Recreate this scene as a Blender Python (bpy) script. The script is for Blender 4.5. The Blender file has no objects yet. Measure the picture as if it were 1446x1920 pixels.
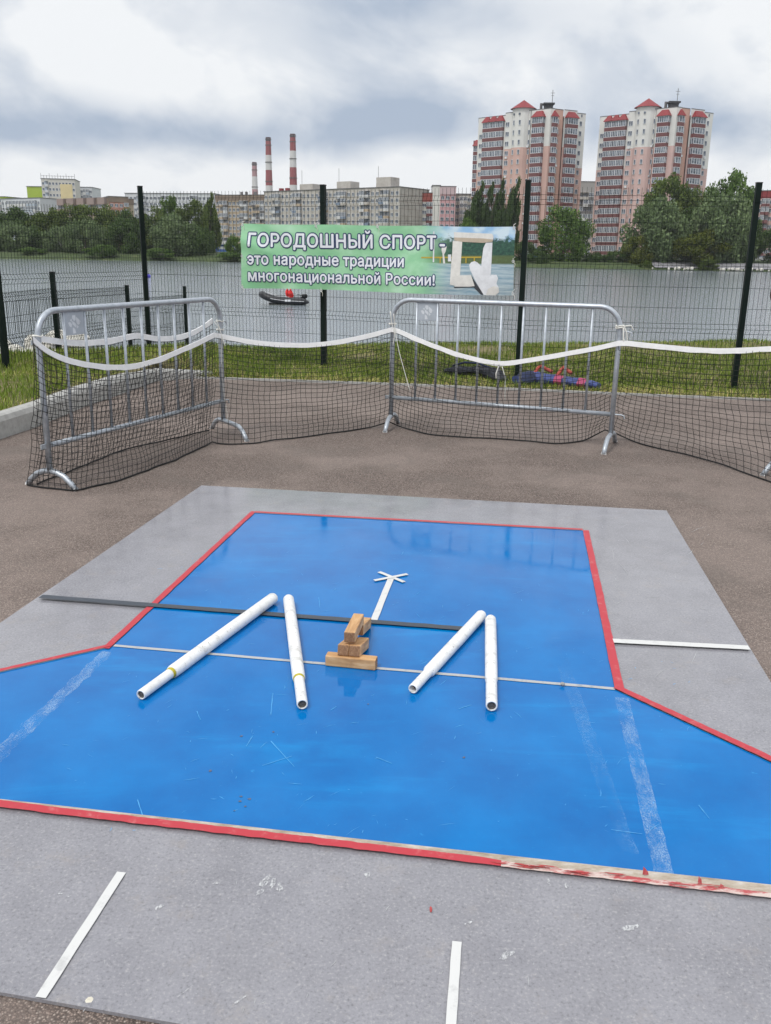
import bpy, math, random
import numpy as np
from mathutils import Vector, Matrix, noise as mnoise
sc = bpy.context.scene
COL = sc.collection
random.seed(7); RNG = np.random.default_rng(7)
R = math.radians
# ------------------------------------------------------------------ camera
PW, PH = 1446.0, 1920.0
FPX, PITCH, ROLL, CAMH = 1671.8, 0.28270, 0.01583, 1.5401
_cp, _sp = math.cos(PITCH), math.sin(PITCH)
CF = Vector((0, _cp, -_sp)); _r0 = Vector((1, 0, 0)); _u0 = _r0.cross(CF)
CR = _r0*math.cos(ROLL) + _u0*math.sin(ROLL); CU = CR.cross(CF); CC = Vector((0, 0, CAMH))
cam = bpy.data.cameras.new('camera'); camo = bpy.data.objects.new('camera', cam); COL.objects.link(camo)
M3 = Matrix((CR, CU, -CF)).transposed().to_4x4(); M3.translation = CC; camo.matrix_world = M3
cam.sensor_fit = 'VERTICAL'; cam.sensor_height = 36.0; cam.lens = 36.0*FPX/PH
cam.clip_start = 0.05; cam.clip_end = 9000
sc.camera = camo

def ray(px, py): return CF*FPX + CR*(px-PW/2) - CU*(py-PH/2)
def at(px, py, z=0.0):
    d = ray(px, py); return CC + d*((z-CC.z)/d.z)
def pl(P, Q, px, py):
    d = ray(px, py); n = Vector((-(Q[1]-P[1]), Q[0]-P[0], 0)); o = Vector((P[0], P[1], 0))
    return CC + d*(((o-CC).dot(n))/d.dot(n))
def fr(px, py, Y):
    d = ray(px, py); return CC + d*(Y/d.y)
def horizon(px): return 474.4 + 0.0158*(px-723)

# ------------------------------------------------------------------ world, sun, exposure
SUN_EL, SUN_AZ = 58.0, 215.0          # degrees; azimuth clockwise from +Y
w = bpy.data.worlds.new('World'); sc.world = w; w.use_nodes = True
nt = w.node_tree; nt.nodes.clear()
def N(t, typ, **kw):
    n = t.nodes.new(typ)
    for k, v in kw.items(): setattr(n, k, v)
    return n
def wm(op, a, b=None, c=None, clamp=False):
    n = N(nt, 'ShaderNodeMath', operation=op, use_clamp=clamp)
    for i, v in enumerate((a, b, c)):
        if v is None: continue
        if isinstance(v, (int, float)): n.inputs[i].default_value = v
        else: nt.links.new(v, n.inputs[i])
    return n.outputs[0]
def wsm(v, a, b, lo=0.0, hi=1.0):
    n = N(nt, 'ShaderNodeMapRange', interpolation_type='SMOOTHSTEP')
    nt.links.new(v, n.inputs[0])
    for i, x in enumerate((a, b, lo, hi)): n.inputs[1+i].default_value = x
    return n.outputs[0]
tc = N(nt, 'ShaderNodeTexCoord')
nz = N(nt, 'ShaderNodeTexNoise'); nz.inputs['Scale'].default_value = 4.0; nz.inputs['Detail'].default_value = 5.0
nt.links.new(tc.outputs['Generated'], nz.inputs['Vector'])
sx = N(nt, 'ShaderNodeSeparateXYZ'); nt.links.new(tc.outputs['Generated'], sx.inputs[0])
sn = N(nt, 'ShaderNodeSeparateColor'); nt.links.new(nz.outputs['Color'], sn.inputs[0])
zup = wm('MAXIMUM', sx.outputs[2], 0.0)
ysafe = wm('MAXIMUM', wm('ABSOLUTE', sx.outputs[1]), 0.05)
az = wm('DIVIDE', sx.outputs[0], ysafe)
el = wm('DIVIDE', zup, ysafe)
azw = wm('ADD', az, wm('MULTIPLY', wm('SUBTRACT', sn.outputs[0], 0.5), 0.16))
elw = wm('ADD', el, wm('MULTIPLY', wm('SUBTRACT', sn.outputs[1], 0.5), 0.07))
cz = N(nt, 'ShaderNodeCombineXYZ')
nt.links.new(sx.outputs[0], cz.inputs[0]); nt.links.new(wm('MULTIPLY', sx.outputs[1], .5), cz.inputs[1]); nt.links.new(wm('ADD', wm('MULTIPLY', sx.outputs[2], 1.6), wm('MULTIPLY', sx.outputs[0], .18)), cz.inputs[2])
n2 = N(nt, 'ShaderNodeTexNoise'); n2.inputs['Scale'].default_value = 7.0; n2.inputs['Detail'].default_value = 9.0; n2.inputs['Roughness'].default_value = 0.52; n2.inputs['Distortion'].default_value = 0.25
nt.links.new(cz.outputs[0], n2.inputs['Vector'])
dark = wsm(n2.outputs[0], 0.36, 0.66, -0.22, 0.42)
def blob(px, py, wx, wy, amt):
    global dark
    d_ = ray(px, py); a0 = d_.x/d_.y; e0 = max(0, d_.z/d_.y)
    dx = wm('DIVIDE', wm('SUBTRACT', azw, a0), wx/FPX); dy = wm('DIVIDE', wm('SUBTRACT', elw, e0), wy/FPX)
    r2 = wm('ADD', wm('MULTIPLY', dx, dx), wm('MULTIPLY', dy, dy))
    g = wm('EXPONENT', wm('MULTIPLY', r2, -1.0))
    dark = wm('ADD', dark, wm('MULTIPLY', g, amt))
for b in ((110, 235, 300, 62, .80), (420, 255, 330, 40, .48), (740, 235, 230, 46, .55), (640, 160, 120, 50, .18), (880, 55, 250, 80, .52), (760, 10, 160, 60, .30), (1290, 120, 170, 70, .28),
          (1400, 225, 160, 48, .62), (1120, 255, 120, 40, .35), (1180, 40, 160, 60, .12), (160, 60, 260, 60, .14), (470, 95, 170, 60, -.28), (1040, 130, 130, 45, -.25), (700, 330, 1200, 55, -.35), (350, 20, 200, 40, -.1)): blob(*b)
dark = wm('MINIMUM', wm('MAXIMUM', wm('MULTIPLY', dark, 1.08), 0.0), 1.0)
mixc = N(nt, 'ShaderNodeMix', data_type='RGBA'); nt.links.new(dark, mixc.inputs[0])
mixc.inputs[6].default_value = (.93, .95, .97, 1); mixc.inputs[7].default_value = (.41, .495, .625, 1)
gain = wsm(zup, 0.30, 0.95, 8.6, 12.0)
sc1 = N(nt, 'ShaderNodeVectorMath', operation='SCALE'); nt.links.new(mixc.outputs[2], sc1.inputs[0]); nt.links.new(gain, sc1.inputs['Scale'])
sky = N(nt, 'ShaderNodeTexSky', sky_type='NISHITA'); sky.sun_disc = False
sky.sun_elevation = R(SUN_EL); sky.sun_rotation = R(SUN_AZ); sky.dust_density = 3.0
mx = N(nt, 'ShaderNodeMix', data_type='RGBA'); mx.inputs[0].default_value = 0.96
nt.links.new(sky.outputs[0], mx.inputs[6]); nt.links.new(sc1.outputs[0], mx.inputs[7])
bg = N(nt, 'ShaderNodeBackground'); bg.inputs[1].default_value = 0.1; nt.links.new(mx.outputs[2], bg.inputs[0])
wo = N(nt, 'ShaderNodeOutputWorld'); nt.links.new(bg.outputs[0], wo.inputs[0])
sl = bpy.data.lights.new('sun', 'SUN'); sl.energy = 1.5; sl.angle = R(15); sl.color = (1, .965, .91)
so = bpy.data.objects.new('sun', sl); COL.objects.link(so)
sd = Vector((math.sin(R(SUN_AZ))*math.cos(R(SUN_EL)), math.cos(R(SUN_AZ))*math.cos(R(SUN_EL)), math.sin(R(SUN_EL))))
so.rotation_euler = sd.to_track_quat('Z', 'Y').to_euler(); so.location = sd*50
vs = sc.view_settings; vs.view_transform = 'Standard'; vs.look = 'None'; vs.exposure = 0.24; vs.gamma = 1.0; vs.use_curve_mapping = False
sc.render.engine = 'CYCLES'
sc.cycles.max_bounces = 6; sc.cycles.transparent_max_bounces = 24
sc.cycles.use_denoising = True

# ------------------------------------------------------------------ helpers
def s2l(r, g, b):
    f = lambda c: (c/255/12.92 if c/255 <= .04045 else ((c/255+.055)/1.055)**2.4)
    return (f(r), f(g), f(b), 1)
class NT:
    def __init__(s, name):
        s.m = bpy.data.materials.new(name); s.m.use_nodes = True; s.t = s.m.node_tree
        s.b = s.t.nodes['Principled BSDF']; s.tc = s.t.nodes.new('ShaderNodeTexCoord')
    def link(s, a, b): s.t.links.new(a, b)
    def setv(s, sock, v):
        if hasattr(v, 'is_output'): s.link(v, sock)
        else: sock.default_value = v
    def noise(s, scale, detail=3, rough=.5, coord='Object', stretch=None, dist=0):
        v = s.tc.outputs[coord]
        if stretch:
            mp = s.t.nodes.new('ShaderNodeMapping'); mp.inputs['Scale'].default_value = stretch; s.link(v, mp.inputs[0]); v = mp.outputs[0]
        n = s.t.nodes.new('ShaderNodeTexNoise'); n.inputs['Scale'].default_value = scale; n.inputs['Detail'].default_value = detail
        n.inputs['Roughness'].default_value = rough; n.inputs['Distortion'].default_value = dist
        s.link(v, n.inputs['Vector']); return n.outputs[0]
    def voro(s, scale, coord='Object', out='Distance', feature='F1'):
        n = s.t.nodes.new('ShaderNodeTexVoronoi'); n.feature = feature; n.inputs['Scale'].default_value = scale
        s.link(s.tc.outputs[coord], n.inputs['Vector']); return n.outputs[out]
    def ramp(s, v, stops):
        n = s.t.nodes.new('ShaderNodeValToRGB'); e = n.color_ramp.elements
        while len(e) > 1: e.remove(e[-1])
        e[0].position = stops[0][0]; e[0].color = stops[0][1]
        for p, c in stops[1:]:
            x = e.new(p); x.color = c
        s.link(v, n.inputs[0]); return n.outputs[0]
    def mix(s, f, a, b, blend='MIX'):
        n = s.t.nodes.new('ShaderNodeMix'); n.data_type = 'RGBA'; n.blend_type = blend
        s.setv(n.inputs[0], f); s.setv(n.inputs[6], a); s.setv(n.inputs[7], b); return n.outputs[2]
    def math(s, op, a, b=None):
        n = s.t.nodes.new('ShaderNodeMath'); n.operation = op; s.setv(n.inputs[0], a)
        if b is not None: s.setv(n.inputs[1], b)
        return n.outputs[0]
    def rng(s, v, a, b, lo=0., hi=1.):
        n = s.t.nodes.new('ShaderNodeMapRange'); n.interpolation_type = 'SMOOTHSTEP'; s.link(v, n.inputs[0])
        for i, x in enumerate((a, b, lo, hi)): n.inputs[1+i].default_value = x
        return n.outputs[0]
    def bump(s, h, strength, dist=.01):
        n = s.t.nodes.new('ShaderNodeBump'); n.inputs['Strength'].default_value = strength; n.inputs['Distance'].default_value = dist
        s.link(h, n.inputs['Height']); s.link(n.outputs[0], s.b.inputs['Normal']); return n
    def alpha(s, v): s.link(v, s.b.inputs['Alpha'])
    def base(s, v): s.setv(s.b.inputs['Base Color'], v)
    def rough(s, v): s.setv(s.b.inputs['Roughness'], v)
def mat(name, col, rough=.6, var=.12, scale=8., metal=0., bump=0., spec=None):
    """plain surface with a slight procedural mottling of its own colour"""
    n = NT(name); c = col if len(col) == 4 else (*col, 1)
    lo = tuple(x*(1-var) for x in c[:3])+(1,); hi = tuple(min(1, x*(1+var)) for x in c[:3])+(1,)
    v = n.noise(scale, 4, .6)
    n.base(n.ramp(v, [(.3, lo), (.7, hi)])); n.rough(rough); n.b.inputs['Metallic'].default_value = metal
    if spec is not None: n.b.inputs['Specular IOR Level'].default_value = spec
    if bump: n.bump(n.noise(scale*4, 3), bump, .01)
    return n.m
class MB:
    def __init__(s): s.v = []; s.f = []; s.mi = []
    def lathe(s, P, d, prof, n=24, mi=0):
        P = Vector(P); d = Vector(d).normalized(); a = d.orthogonal().normalized(); b = d.cross(a); i = len(s.v)
        for (z, r) in prof:
            for k in range(n): t = 2*math.pi*k/n; s.v.append(tuple(P+d*z+(a*math.cos(t)+b*math.sin(t))*r))
        for k in range(len(prof)-1):
            for j in range(n): j2 = (j+1) % n; s.f.append((i+k*n+j, i+k*n+j2, i+(k+1)*n+j2, i+(k+1)*n+j)); s.mi.append(mi)
    def face(s, pts, mi=0):
        i = len(s.v); s.v += [tuple(p) for p in pts]; s.f.append(tuple(range(i, i+len(pts)))); s.mi.append(mi)
    def box(s, c, size, mi=0, X=None, Y=None, Z=None):
        c = Vector(c); X = Vector(X or (1, 0, 0)); Y = Vector(Y or (0, 1, 0)); Z = Vector(Z or (0, 0, 1))
        i = len(s.v); a, b, d = (x/2 for x in size)
        for k in (-1, 1):
            for (p, q) in ((-1, -1), (1, -1), (1, 1), (-1, 1)): s.v.append(tuple(c+X*(a*p)+Y*(b*q)+Z*(d*k)))
        for f in ((3, 2, 1, 0), (4, 5, 6, 7), (0, 1, 5, 4), (1, 2, 6, 5), (2, 3, 7, 6), (3, 0, 4, 7)):
            s.f.append(tuple(i+x for x in f)); s.mi.append(mi)
    def prism(s, poly, z0, z1, mi=0, side=None):
        side = mi if side is None else side; n = len(poly); i = len(s.v)
        ar = sum(poly[k][0]*poly[(k+1) % n][1]-poly[(k+1) % n][0]*poly[k][1] for k in range(n))
        if ar < 0: poly = poly[::-1]
        for z in (z0, z1):
            for p in poly: s.v.append((p[0], p[1], z))
        s.f.append(tuple(range(i+n-1, i-1, -1))); s.mi.append(side)
        s.f.append(tuple(range(i+n, i+2*n))); s.mi.append(mi)
        for k in range(n):
            k2 = (k+1) % n; s.f.append((i+k, i+k2, i+n+k2, i+n+k)); s.mi.append(side)
    def tube(s, pts, r, n=8, mi=0, caps=True, closed=False):
        pts = [Vector(p) for p in pts]; m = len(pts); rr = r if isinstance(r, (list, tuple)) else [r]*m
        i0 = len(s.v); up = None
        for k, p in enumerate(pts):
            if closed: t = pts[(k+1) % m]-pts[k-1]
            else: t = pts[min(k+1, m-1)]-pts[max(k-1, 0)]
            if t.length < 1e-9: t = Vector((0, 0, 1))
            t.normalize()
            if up is None:
                up = Vector((0, 0, 1)) if abs(t.z) < .9 else Vector((1, 0, 0))
            up = (up - t*up.dot(t))
            if up.length < 1e-6: up = t.orthogonal()
            up.normalize(); sd_ = t.cross(up)
            for j in range(n):
                a = 2*math.pi*j/n; s.v.append(tuple(p+(up*math.cos(a)+sd_*math.sin(a))*rr[k]))
        rings = m if closed else m-1
        for k in range(rings):
            k2 = (k+1) % m
            for j in range(n):
                j2 = (j+1) % n; s.f.append((i0+k*n+j, i0+k*n+j2, i0+k2*n+j2, i0+k2*n+j)); s.mi.append(mi)
        if caps and not closed:
            s.f.append(tuple(i0+j for j in range(n-1, -1, -1))); s.mi.append(mi)
            s.f.append(tuple(i0+(m-1)*n+j for j in range(n))); s.mi.append(mi)
    def build(s, name, mats, parent=None, smooth=False, bevel=0):
        me = bpy.data.meshes.new(name); mats = mats if isinstance(mats, (list, tuple)) else [mats]
        off = wloc(parent) if parent else Vector((0, 0, 0))
        me.from_pydata([(v[0]-off.x, v[1]-off.y, v[2]-off.z) for v in s.v], [], s.f)
        for m in mats: me.materials.append(m)
        me.polygons.foreach_set('material_index', s.mi)
        if smooth: me.polygons.foreach_set('use_smooth', [True]*len(s.f))
        o = bpy.data.objects.new(name, me); COL.objects.link(o)
        if parent: o.parent = parent
        if bevel:
            b = o.modifiers.new('bevel', 'BEVEL'); b.width = bevel; b.segments = 2; b.limit_method = 'ANGLE'
        return o
def wloc(o):
    v = Vector((0, 0, 0))
    while o: v += o.location; o = o.parent
    return v
def tag(o, label=None, cat=None, group=None, kind=None):
    if label: o['label'] = label
    if cat: o['category'] = cat
    if group: o['group'] = group
    if kind: o['kind'] = kind
    return o
def thing(name, label, cat, loc=(0, 0, 0), group=None):
    o = bpy.data.objects.new(name, None); COL.objects.link(o); o.location = loc; o.empty_display_size = .2
    return tag(o, label, cat, group)
def npmesh(name, V, F, mats, parent=None, attr=None, smooth=False):
    """numpy vertices, uniform face array"""
    me = bpy.data.meshes.new(name); nf, k = F.shape
    me.vertices.add(len(V)); me.vertices.foreach_set('co', V.astype(np.float32).ravel())
    me.loops.add(nf*k); me.loops.foreach_set('vertex_index', F.astype(np.int32).ravel())
    me.polygons.add(nf); me.polygons.foreach_set('loop_start', np.arange(nf, dtype=np.int32)*k)
    if attr is not None:
        a = me.attributes.new('tint', 'FLOAT', 'POINT'); a.data.foreach_set('value', attr.astype(np.float32))
    me.update(calc_edges=True)
    if smooth: me.polygons.foreach_set('use_smooth', [True]*nf)
    for m in (mats if isinstance(mats, (list, tuple)) else [mats]): me.materials.append(m)
    if name.startswith('_'): return me
    o = bpy.data.objects.new(name, me); COL.objects.link(o)
    if parent: o.parent = parent
    return o
def lerp(a, b, t): return a+(b-a)*t
def isect(P, d, Q, e):
    den_ = d[0]*e[1]-d[1]*e[0]; t = ((Q[0]-P[0])*e[1]-(Q[1]-P[1])*e[0])/den_
    return Vector((P[0]+d[0]*t, P[1]+d[1]*t, 0))

# ------------------------------------------------------------------ materials
def m_asphalt():
    n = NT('asphalt'); big = n.noise(.7, 4, .6); fine = n.voro(185.); mid = n.noise(60, 4, .7); cellc = n.voro(185., out='Color')
    sp = n.t.nodes.new('ShaderNodeSeparateColor'); n.link(cellc, sp.inputs[0])
    a = n.ramp(sp.outputs[0], [(.0, (.080, .060, .051, 1)), (.4, (.195, .147, .124, 1)), (.75, (.325, .252, .214, 1)), (1., (.42, .355, .31, 1))])
    a = n.mix(n.rng(fine, .25, .62, 0, .75), a, (.05, .038, .033, 1))
    a = n.mix(n.rng(big, .42, .62, 0, .38), a, (.31, .25, .22, 1)); a = n.mix(n.rng(n.noise(1.9, 5, .65, dist=.6), .50, .68, 0, .42), a, (.13, .108, .094, 1))
    n.base(a); n.rough(.86); n.bump(n.math('ADD', n.math('MULTIPLY', fine, -.8), mid), .7, .006); return n.m
def m_grey():
    n = NT('grey_plywood'); v = n.noise(5., 6, .65); sp = n.noise(120, 4, .8); st = n.noise(3.2, 4, .6, stretch=(1, .25, 1))
    a = n.ramp(v, [(.25, (.205, .203, .224, 1)), (.75, (.285, .282, .308, 1))])
    a = n.mix(n.rng(sp, .53, .68, 0, .60), a, (.42, .41, .41, 1)); a = n.mix(n.rng(sp, .47, .32, 0, .65), a, (.115, .115, .125, 1))
    a = n.mix(n.rng(st, .5, .75, 0, .22), a, (.20, .197, .20, 1)); a = n.mix(n.rng(n.noise(7, 6, .78), .54, .70, 0, .35), a, (.30, .27, .25, 1))
    n.base(a); n.rough(n.rng(n.noise(2.5, 4), .3, .7, .07, .20)); n.bump(n.math('ADD', n.noise(1.6, 2), n.math('MULTIPLY', sp, .1)), .08, .02); return n.m
def m_blue():
    n = NT('blue_paint'); v = n.noise(2.6, 6, .62); st = n.noise(2.2, 5, .65, stretch=(.5, 2.4, 1), dist=.6); fi = n.noise(70, 3, .6)
    a = n.ramp(v, [(.3, (.0003, .112, .37, 1)), (.7, (.0006, .170, .485, 1))])
    a = n.mix(n.rng(st, .52, .78, 0, .55), a, (.001, .25, .60, 1)); a = n.mix(n.rng(fi, .58, .75, 0, .22), a, (.008, .23, .54, 1))
    a = n.mix(n.rng(n.noise(9, 6, .75), .66, .74, 0, .5), a, (.05, .38, .76, 1))
    n.base(a); n.b.inputs['Specular IOR Level'].default_value = .22; n.rough(n.rng(n.noise(3., 5, .65), .35, .7, .035, .13)); n.bump(n.math('ADD', n.noise(1.7, 2), n.math('MULTIPLY', fi, .03)), .07, .02); return n.m
def m_tape(name, c, c2=None, wear=.5):
    n = NT(name); c = (*c, 1); c2 = (*(c2 or [x*.6 for x in c[:3]]), 1)
    n.base(n.mix(n.rng(n.noise(22, 6, .75), .52, .72, 0, wear), c, c2)); n.rough(.5); return n.m
def m_chalk():
    n = NT('chalk_smear'); n.base((.40, .60, .82, 1)); n.rough(.9)
    v = n.math('MULTIPLY', n.rng(n.noise(260, 4, .8), .40, .66), n.rng(n.noise(9, 6, .8, stretch=(1.6, .7, 1)), .40, .62, .06, .75)); n.alpha(v); return n.m
def m_faint():
    n = NT('faint_chalk'); n.base((.25, .52, .82, 1)); n.rough(.9)
    n.alpha(n.math('MULTIPLY', n.rng(n.noise(110, 4, .8), .38, .68, .02, .30), n.rng(n.noise(4, 4, .6, stretch=(2, .4, 1)), .35, .65))); return n.m
def m_wood():
    n = NT('raw_wood'); g = n.noise(26, 5, .6, stretch=(.18, 1, 1), dist=.8); k = n.noise(9, 4)
    a = n.ramp(g, [(.3, (.36, .18, .07, 1)), (.5, (.56, .33, .15, 1)), (.70, (.76, .52, .29, 1))])
    a = n.mix(n.rng(k, .56, .70, 0, .6), a, (.27, .125, .05, 1)); n.base(a); n.rough(.6); n.bump(g, .25, .004); return n.m
def m_endgrain():
    n = NT('end_grain'); g = n.noise(55, 5, .7, dist=1.2)
    n.base(n.ramp(g, [(.3, (.12, .055, .025, 1)), (.55, (.30, .16, .08, 1)), (.75, (.50, .32, .18, 1))])); n.rough(.75); return n.m
def m_whitebat():
    n = NT('white_bat_paint'); s = n.noise(16, 6, .75, stretch=(.35, 1, 1)); f = n.noise(60, 5, .8)
    a = n.mix(n.rng(s, .48, .68, 0, .6), (.80, .80, .79, 1), (.42, .41, .38, 1)); a = n.mix(n.rng(f, .59, .66, 0, .7), a, (.20, .18, .15, 1))
    n.base(a); n.rough(.45); return n.m
def m_galv():
    n = NT('galvanised_steel'); v = n.noise(28, 5, .7); c = n.voro(60., out='Color')
    a = n.ramp(v, [(.3, (.34, .375, .42, 1)), (.7, (.52, .555, .60, 1))]); n.base(a); n.rough(.42); n.b.inputs['Metallic'].default_value = .55
    n.bump(v, .12, .002); return n.m
def m_leaf(name, c1, c2, c3):
    n = NT(name); at_ = n.t.nodes.new('ShaderNodeAttribute'); at_.attribute_name = 'tint'
    a = n.ramp(at_.outputs['Fac'], [(.0, (*c1, 1)), (.5, (*c2, 1)), (1., (*c3, 1))]); n.base(a); n.rough(.6)
    n.b.inputs['Specular IOR Level'].default_value = .25
    tr = n.t.nodes.new('ShaderNodeBsdfTranslucent'); n.link(a, tr.inputs[0]); ms = n.t.nodes.new('ShaderNodeMixShader'); ms.inputs[0].default_value = .25
    out = n.t.nodes['Material Output']; n.link(n.b.outputs[0], ms.inputs[1]); n.link(tr.outputs[0], ms.inputs[2]); n.link(ms.outputs[0], out.inputs[0]); return n.m
def m_water():
    n = NT('lake_water'); n.base((.255, .29, .325, 1)); n.rough(.08); n.b.inputs['IOR'].default_value = 1.33
    a = n.noise(2.4, 4, .6, stretch=(.7, 1.5, 1)); b = n.noise(7, 3, .6, stretch=(.8, 1.4, 1)); c = n.noise(.12, 4, .6, stretch=(.6, 1.6, 1)); 
    h = n.math('ADD', n.math('ADD', a, n.math('MULTIPLY', b, .35)), n.math('MULTIPLY', c, .8)); n.bump(h, .38, .10); return n.m
def m_glass():
    n = NT('window_glass'); oi = n.noise(.8, 3, .7); n.base(n.ramp(oi, [(.35, (.03, .038, .05, 1)), (.55, (.16, .19, .24, 1)), (.7, (.34, .36, .38, 1))])); n.rough(.12); return n.m
MAT = {}
def mm(k, *a, **kw):
    if k not in MAT: MAT[k] = mat(k, *a, **kw)
    return MAT[k]
ASPH, GREY, BLUE = m_asphalt(), m_grey(), m_blue()
RED = m_tape('red_tape', (.46, .030, .046), (.62, .30, .28), .42); WHT = m_tape('white_tape', (.62, .62, .61), (.35, .35, .35), .5)
GRT = m_tape('grey_tape', (.42, .42, .42), (.16, .22, .30), .7); BLK = m_tape('black_tape', (.045, .055, .072), (.09, .10, .12), .5)
CHALK, FAINT, WOOD, ENDG, BATW, GALV = m_chalk(), m_faint(), m_wood(), m_endgrain(), m_whitebat(), m_galv()
GLASS = m_glass(); WFR = mm('white_window_frame', (.72, .73, .75), .4); DGRN = mm('dark_green_steel', (.004, .011, .009), .6, var=.2, spec=.2)
NETB = mm('black_net_cord', (.008, .008, .009), .8); CORD = mm('white_cord', (.72, .71, .66), .8); BAND = mm('white_net_band', (.90, .90, .90), .7, var=.06, scale=20)

# ------------------------------------------------------------------ ground, kerb, lawn, water, far shore
KERB = [at(-160, 905), at(0, 824), at(68, 801), at(160, 762), at(230, 738), at(290, 716)]
KERB[0] = KERB[1] + (KERB[1]-KERB[2])*9
EDGE = [Vector((-2.62, 11.15, 0)), at(410, 711), at(560, 716), at(740, 722), at(1000, 733), at(1200, 742), at(1446, 752)]
EDGE.append(EDGE[-1]+(EDGE[-1]-EDGE[-3])*4)
asp = [(-40, -22), (40, -22), tuple(EDGE[-1][:2])] + [tuple(p[:2]) for p in EDGE[::-1][1:]] + [tuple(p[:2]) for p in KERB[::-1]]
asp[-1] = tuple(KERB[0][:2])
mb = MB(); mb.prism([(p[0], p[1]) for p in asp], -.4, 0.0); o = mb.build('asphalt_ground', ASPH); tag(o, kind='structure')
# lawn / bank height
def crest_y(x):
    xs = [-30, -9, -6.0, -4.9, -3.6, -2.4, -1.5, .1, 2.6, 7.5, 30]; ys = [11.2, 11.2, 11.3, 12.0, 12.9, 13.5, 14.9, 15.9, 16.1, 17.6, 19]
    return float(np.interp(x, xs, ys))
def inner_y(x):
    xs = [KERB[5].x-.01] + [p.x for p in EDGE]; ys = [11.10] + [p.y for p in EDGE]
    return float(np.interp(x, xs, ys))
def ground_z(x, y):
    c = crest_y(x)
    lift = .165 if x < -2.7 else .165*max(0, 1-(x+2.7)/1.0)
    e = min(1, max(0, (y-inner_y(x))/.5)) if x > -2.7 else 1
    z = lift*(1 if x < -2.7 else e) + .015*e + .03*mnoise.noise(Vector((x*.9, y*.9, 0)))*e
    if y > c:
        t = y-c; z -= .55*t*t/(t+.7) if t < 9 else .55*81/9.7+(t-9)*.3
    return max(z, -4.0)
xs = np.concatenate([np.arange(-28, -7, 1.0), np.arange(-7, 8.01, .2), np.arange(9, 40, 1.5)])
mb = MB(); 
rows = []
for x in xs:
    y0 = inner_y(x) if x > KERB[5].x else 11.2
    rows.append([(x, lerp(y0, crest_y(x)+14, k/40.0)) for k in range(41)])
skirt = lambda a, b: mb.face([(a[0], a[1], -.12), (b[0], b[1], -.12), (b[0], b[1], ground_z(*b)), (a[0], a[1], ground_z(*a))])
for i in range(len(xs)-1):
    skirt(rows[i][0], rows[i+1][0])
    for k in range(40):
        q = [rows[i][k], rows[i+1][k], rows[i+1][k+1], rows[i][k+1]]
        mb.face([(p[0], p[1], ground_z(*p)) for p in q])
def kerb_x(y): return float(np.interp(y, [p.y for p in KERB], [p.x for p in KERB]))-.06
ys = np.linspace(2.0, 11.2, 60); fx_ = [0, .05, .1, .16, .25, .4, .6, .8, 1.0]
for a, b in zip(ys, ys[1:]):
    skirt((kerb_x(a), a), (kerb_x(b), b))
    for f0, f1 in zip(fx_, fx_[1:]):
        q = [(lerp(kerb_x(a), -28, f1), a), (lerp(kerb_x(a), -28, f0), a), (lerp(kerb_x(b), -28, f0), b), (lerp(kerb_x(b), -28, f1), b)]
        mb.face([(p[0], p[1], ground_z(*p)) for p in q])
def m_turf():
    n = NT('turf_soil'); a = n.ramp(n.noise(3.5, 6, .7), [(.3, (.075, .06, .035, 1)), (.5, (.14, .125, .05, 1)), (.7, (.26, .20, .11, 1))])
    n.base(a); n.rough(.95); n.bump(n.noise(30, 4), .8, .03); return n.m
tag(mb.build('grass_bank', m_turf(), smooth=True), kind='structure')
m = MB(); m.face([(-1200, 8, -1.5), (1200, 8, -1.5), (1200, 300, -1.5), (-1200, 300, -1.5)]); tag(m.build('lake_water', m_water()), kind='structure')
# far shore terrain: a profile in depth
def m_shore():
    n = NT('shore_grass'); a = n.ramp(n.noise(.35, 6, .7), [(.3, (.022, .038, .011, 1)), (.55, (.048, .075, .018, 1)), (.75, (.11, .12, .04, 1))]); n.base(a); n.rough(.95); return n.m
def shore_y(x): return float(np.interp(x, [-400, -120, -40, 0, 40, 60, 110, 400], [250, 244, 252, 247, 238, 236, 232, 225])) + 1.5*mnoise.noise(Vector((x*.06, 3, 0)))
mb = MB(); xs = list(np.arange(-300, 301, 6)); prof = [(-3, -2.4), (0, -1.52), (2, -1.0), (9, .0), (25, .9), (120, 1.2), (1250, 1.5)]
for i in range(len(xs)-1):
    for k in range(len(prof)-1):
        p = []
        for (xx, kk) in ((xs[i], k), (xs[i+1], k), (xs[i+1], k+1), (xs[i], k+1)):
            sxk = 1+max(0, prof[kk][0]-100)/300.; p.append((xx*sxk, shore_y(xx)+prof[kk][0], prof[kk][1]))
        mb.face(p)
tag(mb.build('far_shore', m_shore(), smooth=True), kind='structure')

# kerb stones: each stone about 1 m long, one run of kerb with rounded top
CONC = NT('kerb_concrete'); CONC.base(CONC.ramp(CONC.noise(14, 6, .7), [(.3, (.30, .295, .28, 1)), (.6, (.42, .415, .40, 1)), (.8, (.22, .21, .19, 1))])); CONC.rough(.85); CONC.bump(CONC.noise(90, 3), .4, .004); CONC = CONC.m
kp = KERB[:] + [Vector((-2.66, 11.28, 0)), Vector((-2.45, 11.36, 0)), Vector((-2.2, 11.30, 0))]
def resample(pts, step):
    pts = [Vector(p) for p in pts]; L = [0]
    for a, b in zip(pts, pts[1:]): L.append(L[-1]+(b-a).length)
    n = max(1, int(round(L[-1]/step))); out = []
    for k in range(n+1):
        s = L[-1]*k/n; j = max(i for i in range(len(L)) if L[i] <= s+1e-9); j = min(j, len(pts)-2)
        out.append(pts[j].lerp(pts[j+1], (s-L[j])/max(1e-9, L[j+1]-L[j])))
    return out
kr = thing('kerb', 'pale concrete kerb of rounded stones along the raised lawn at left', 'kerb', KERB[2])
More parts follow.
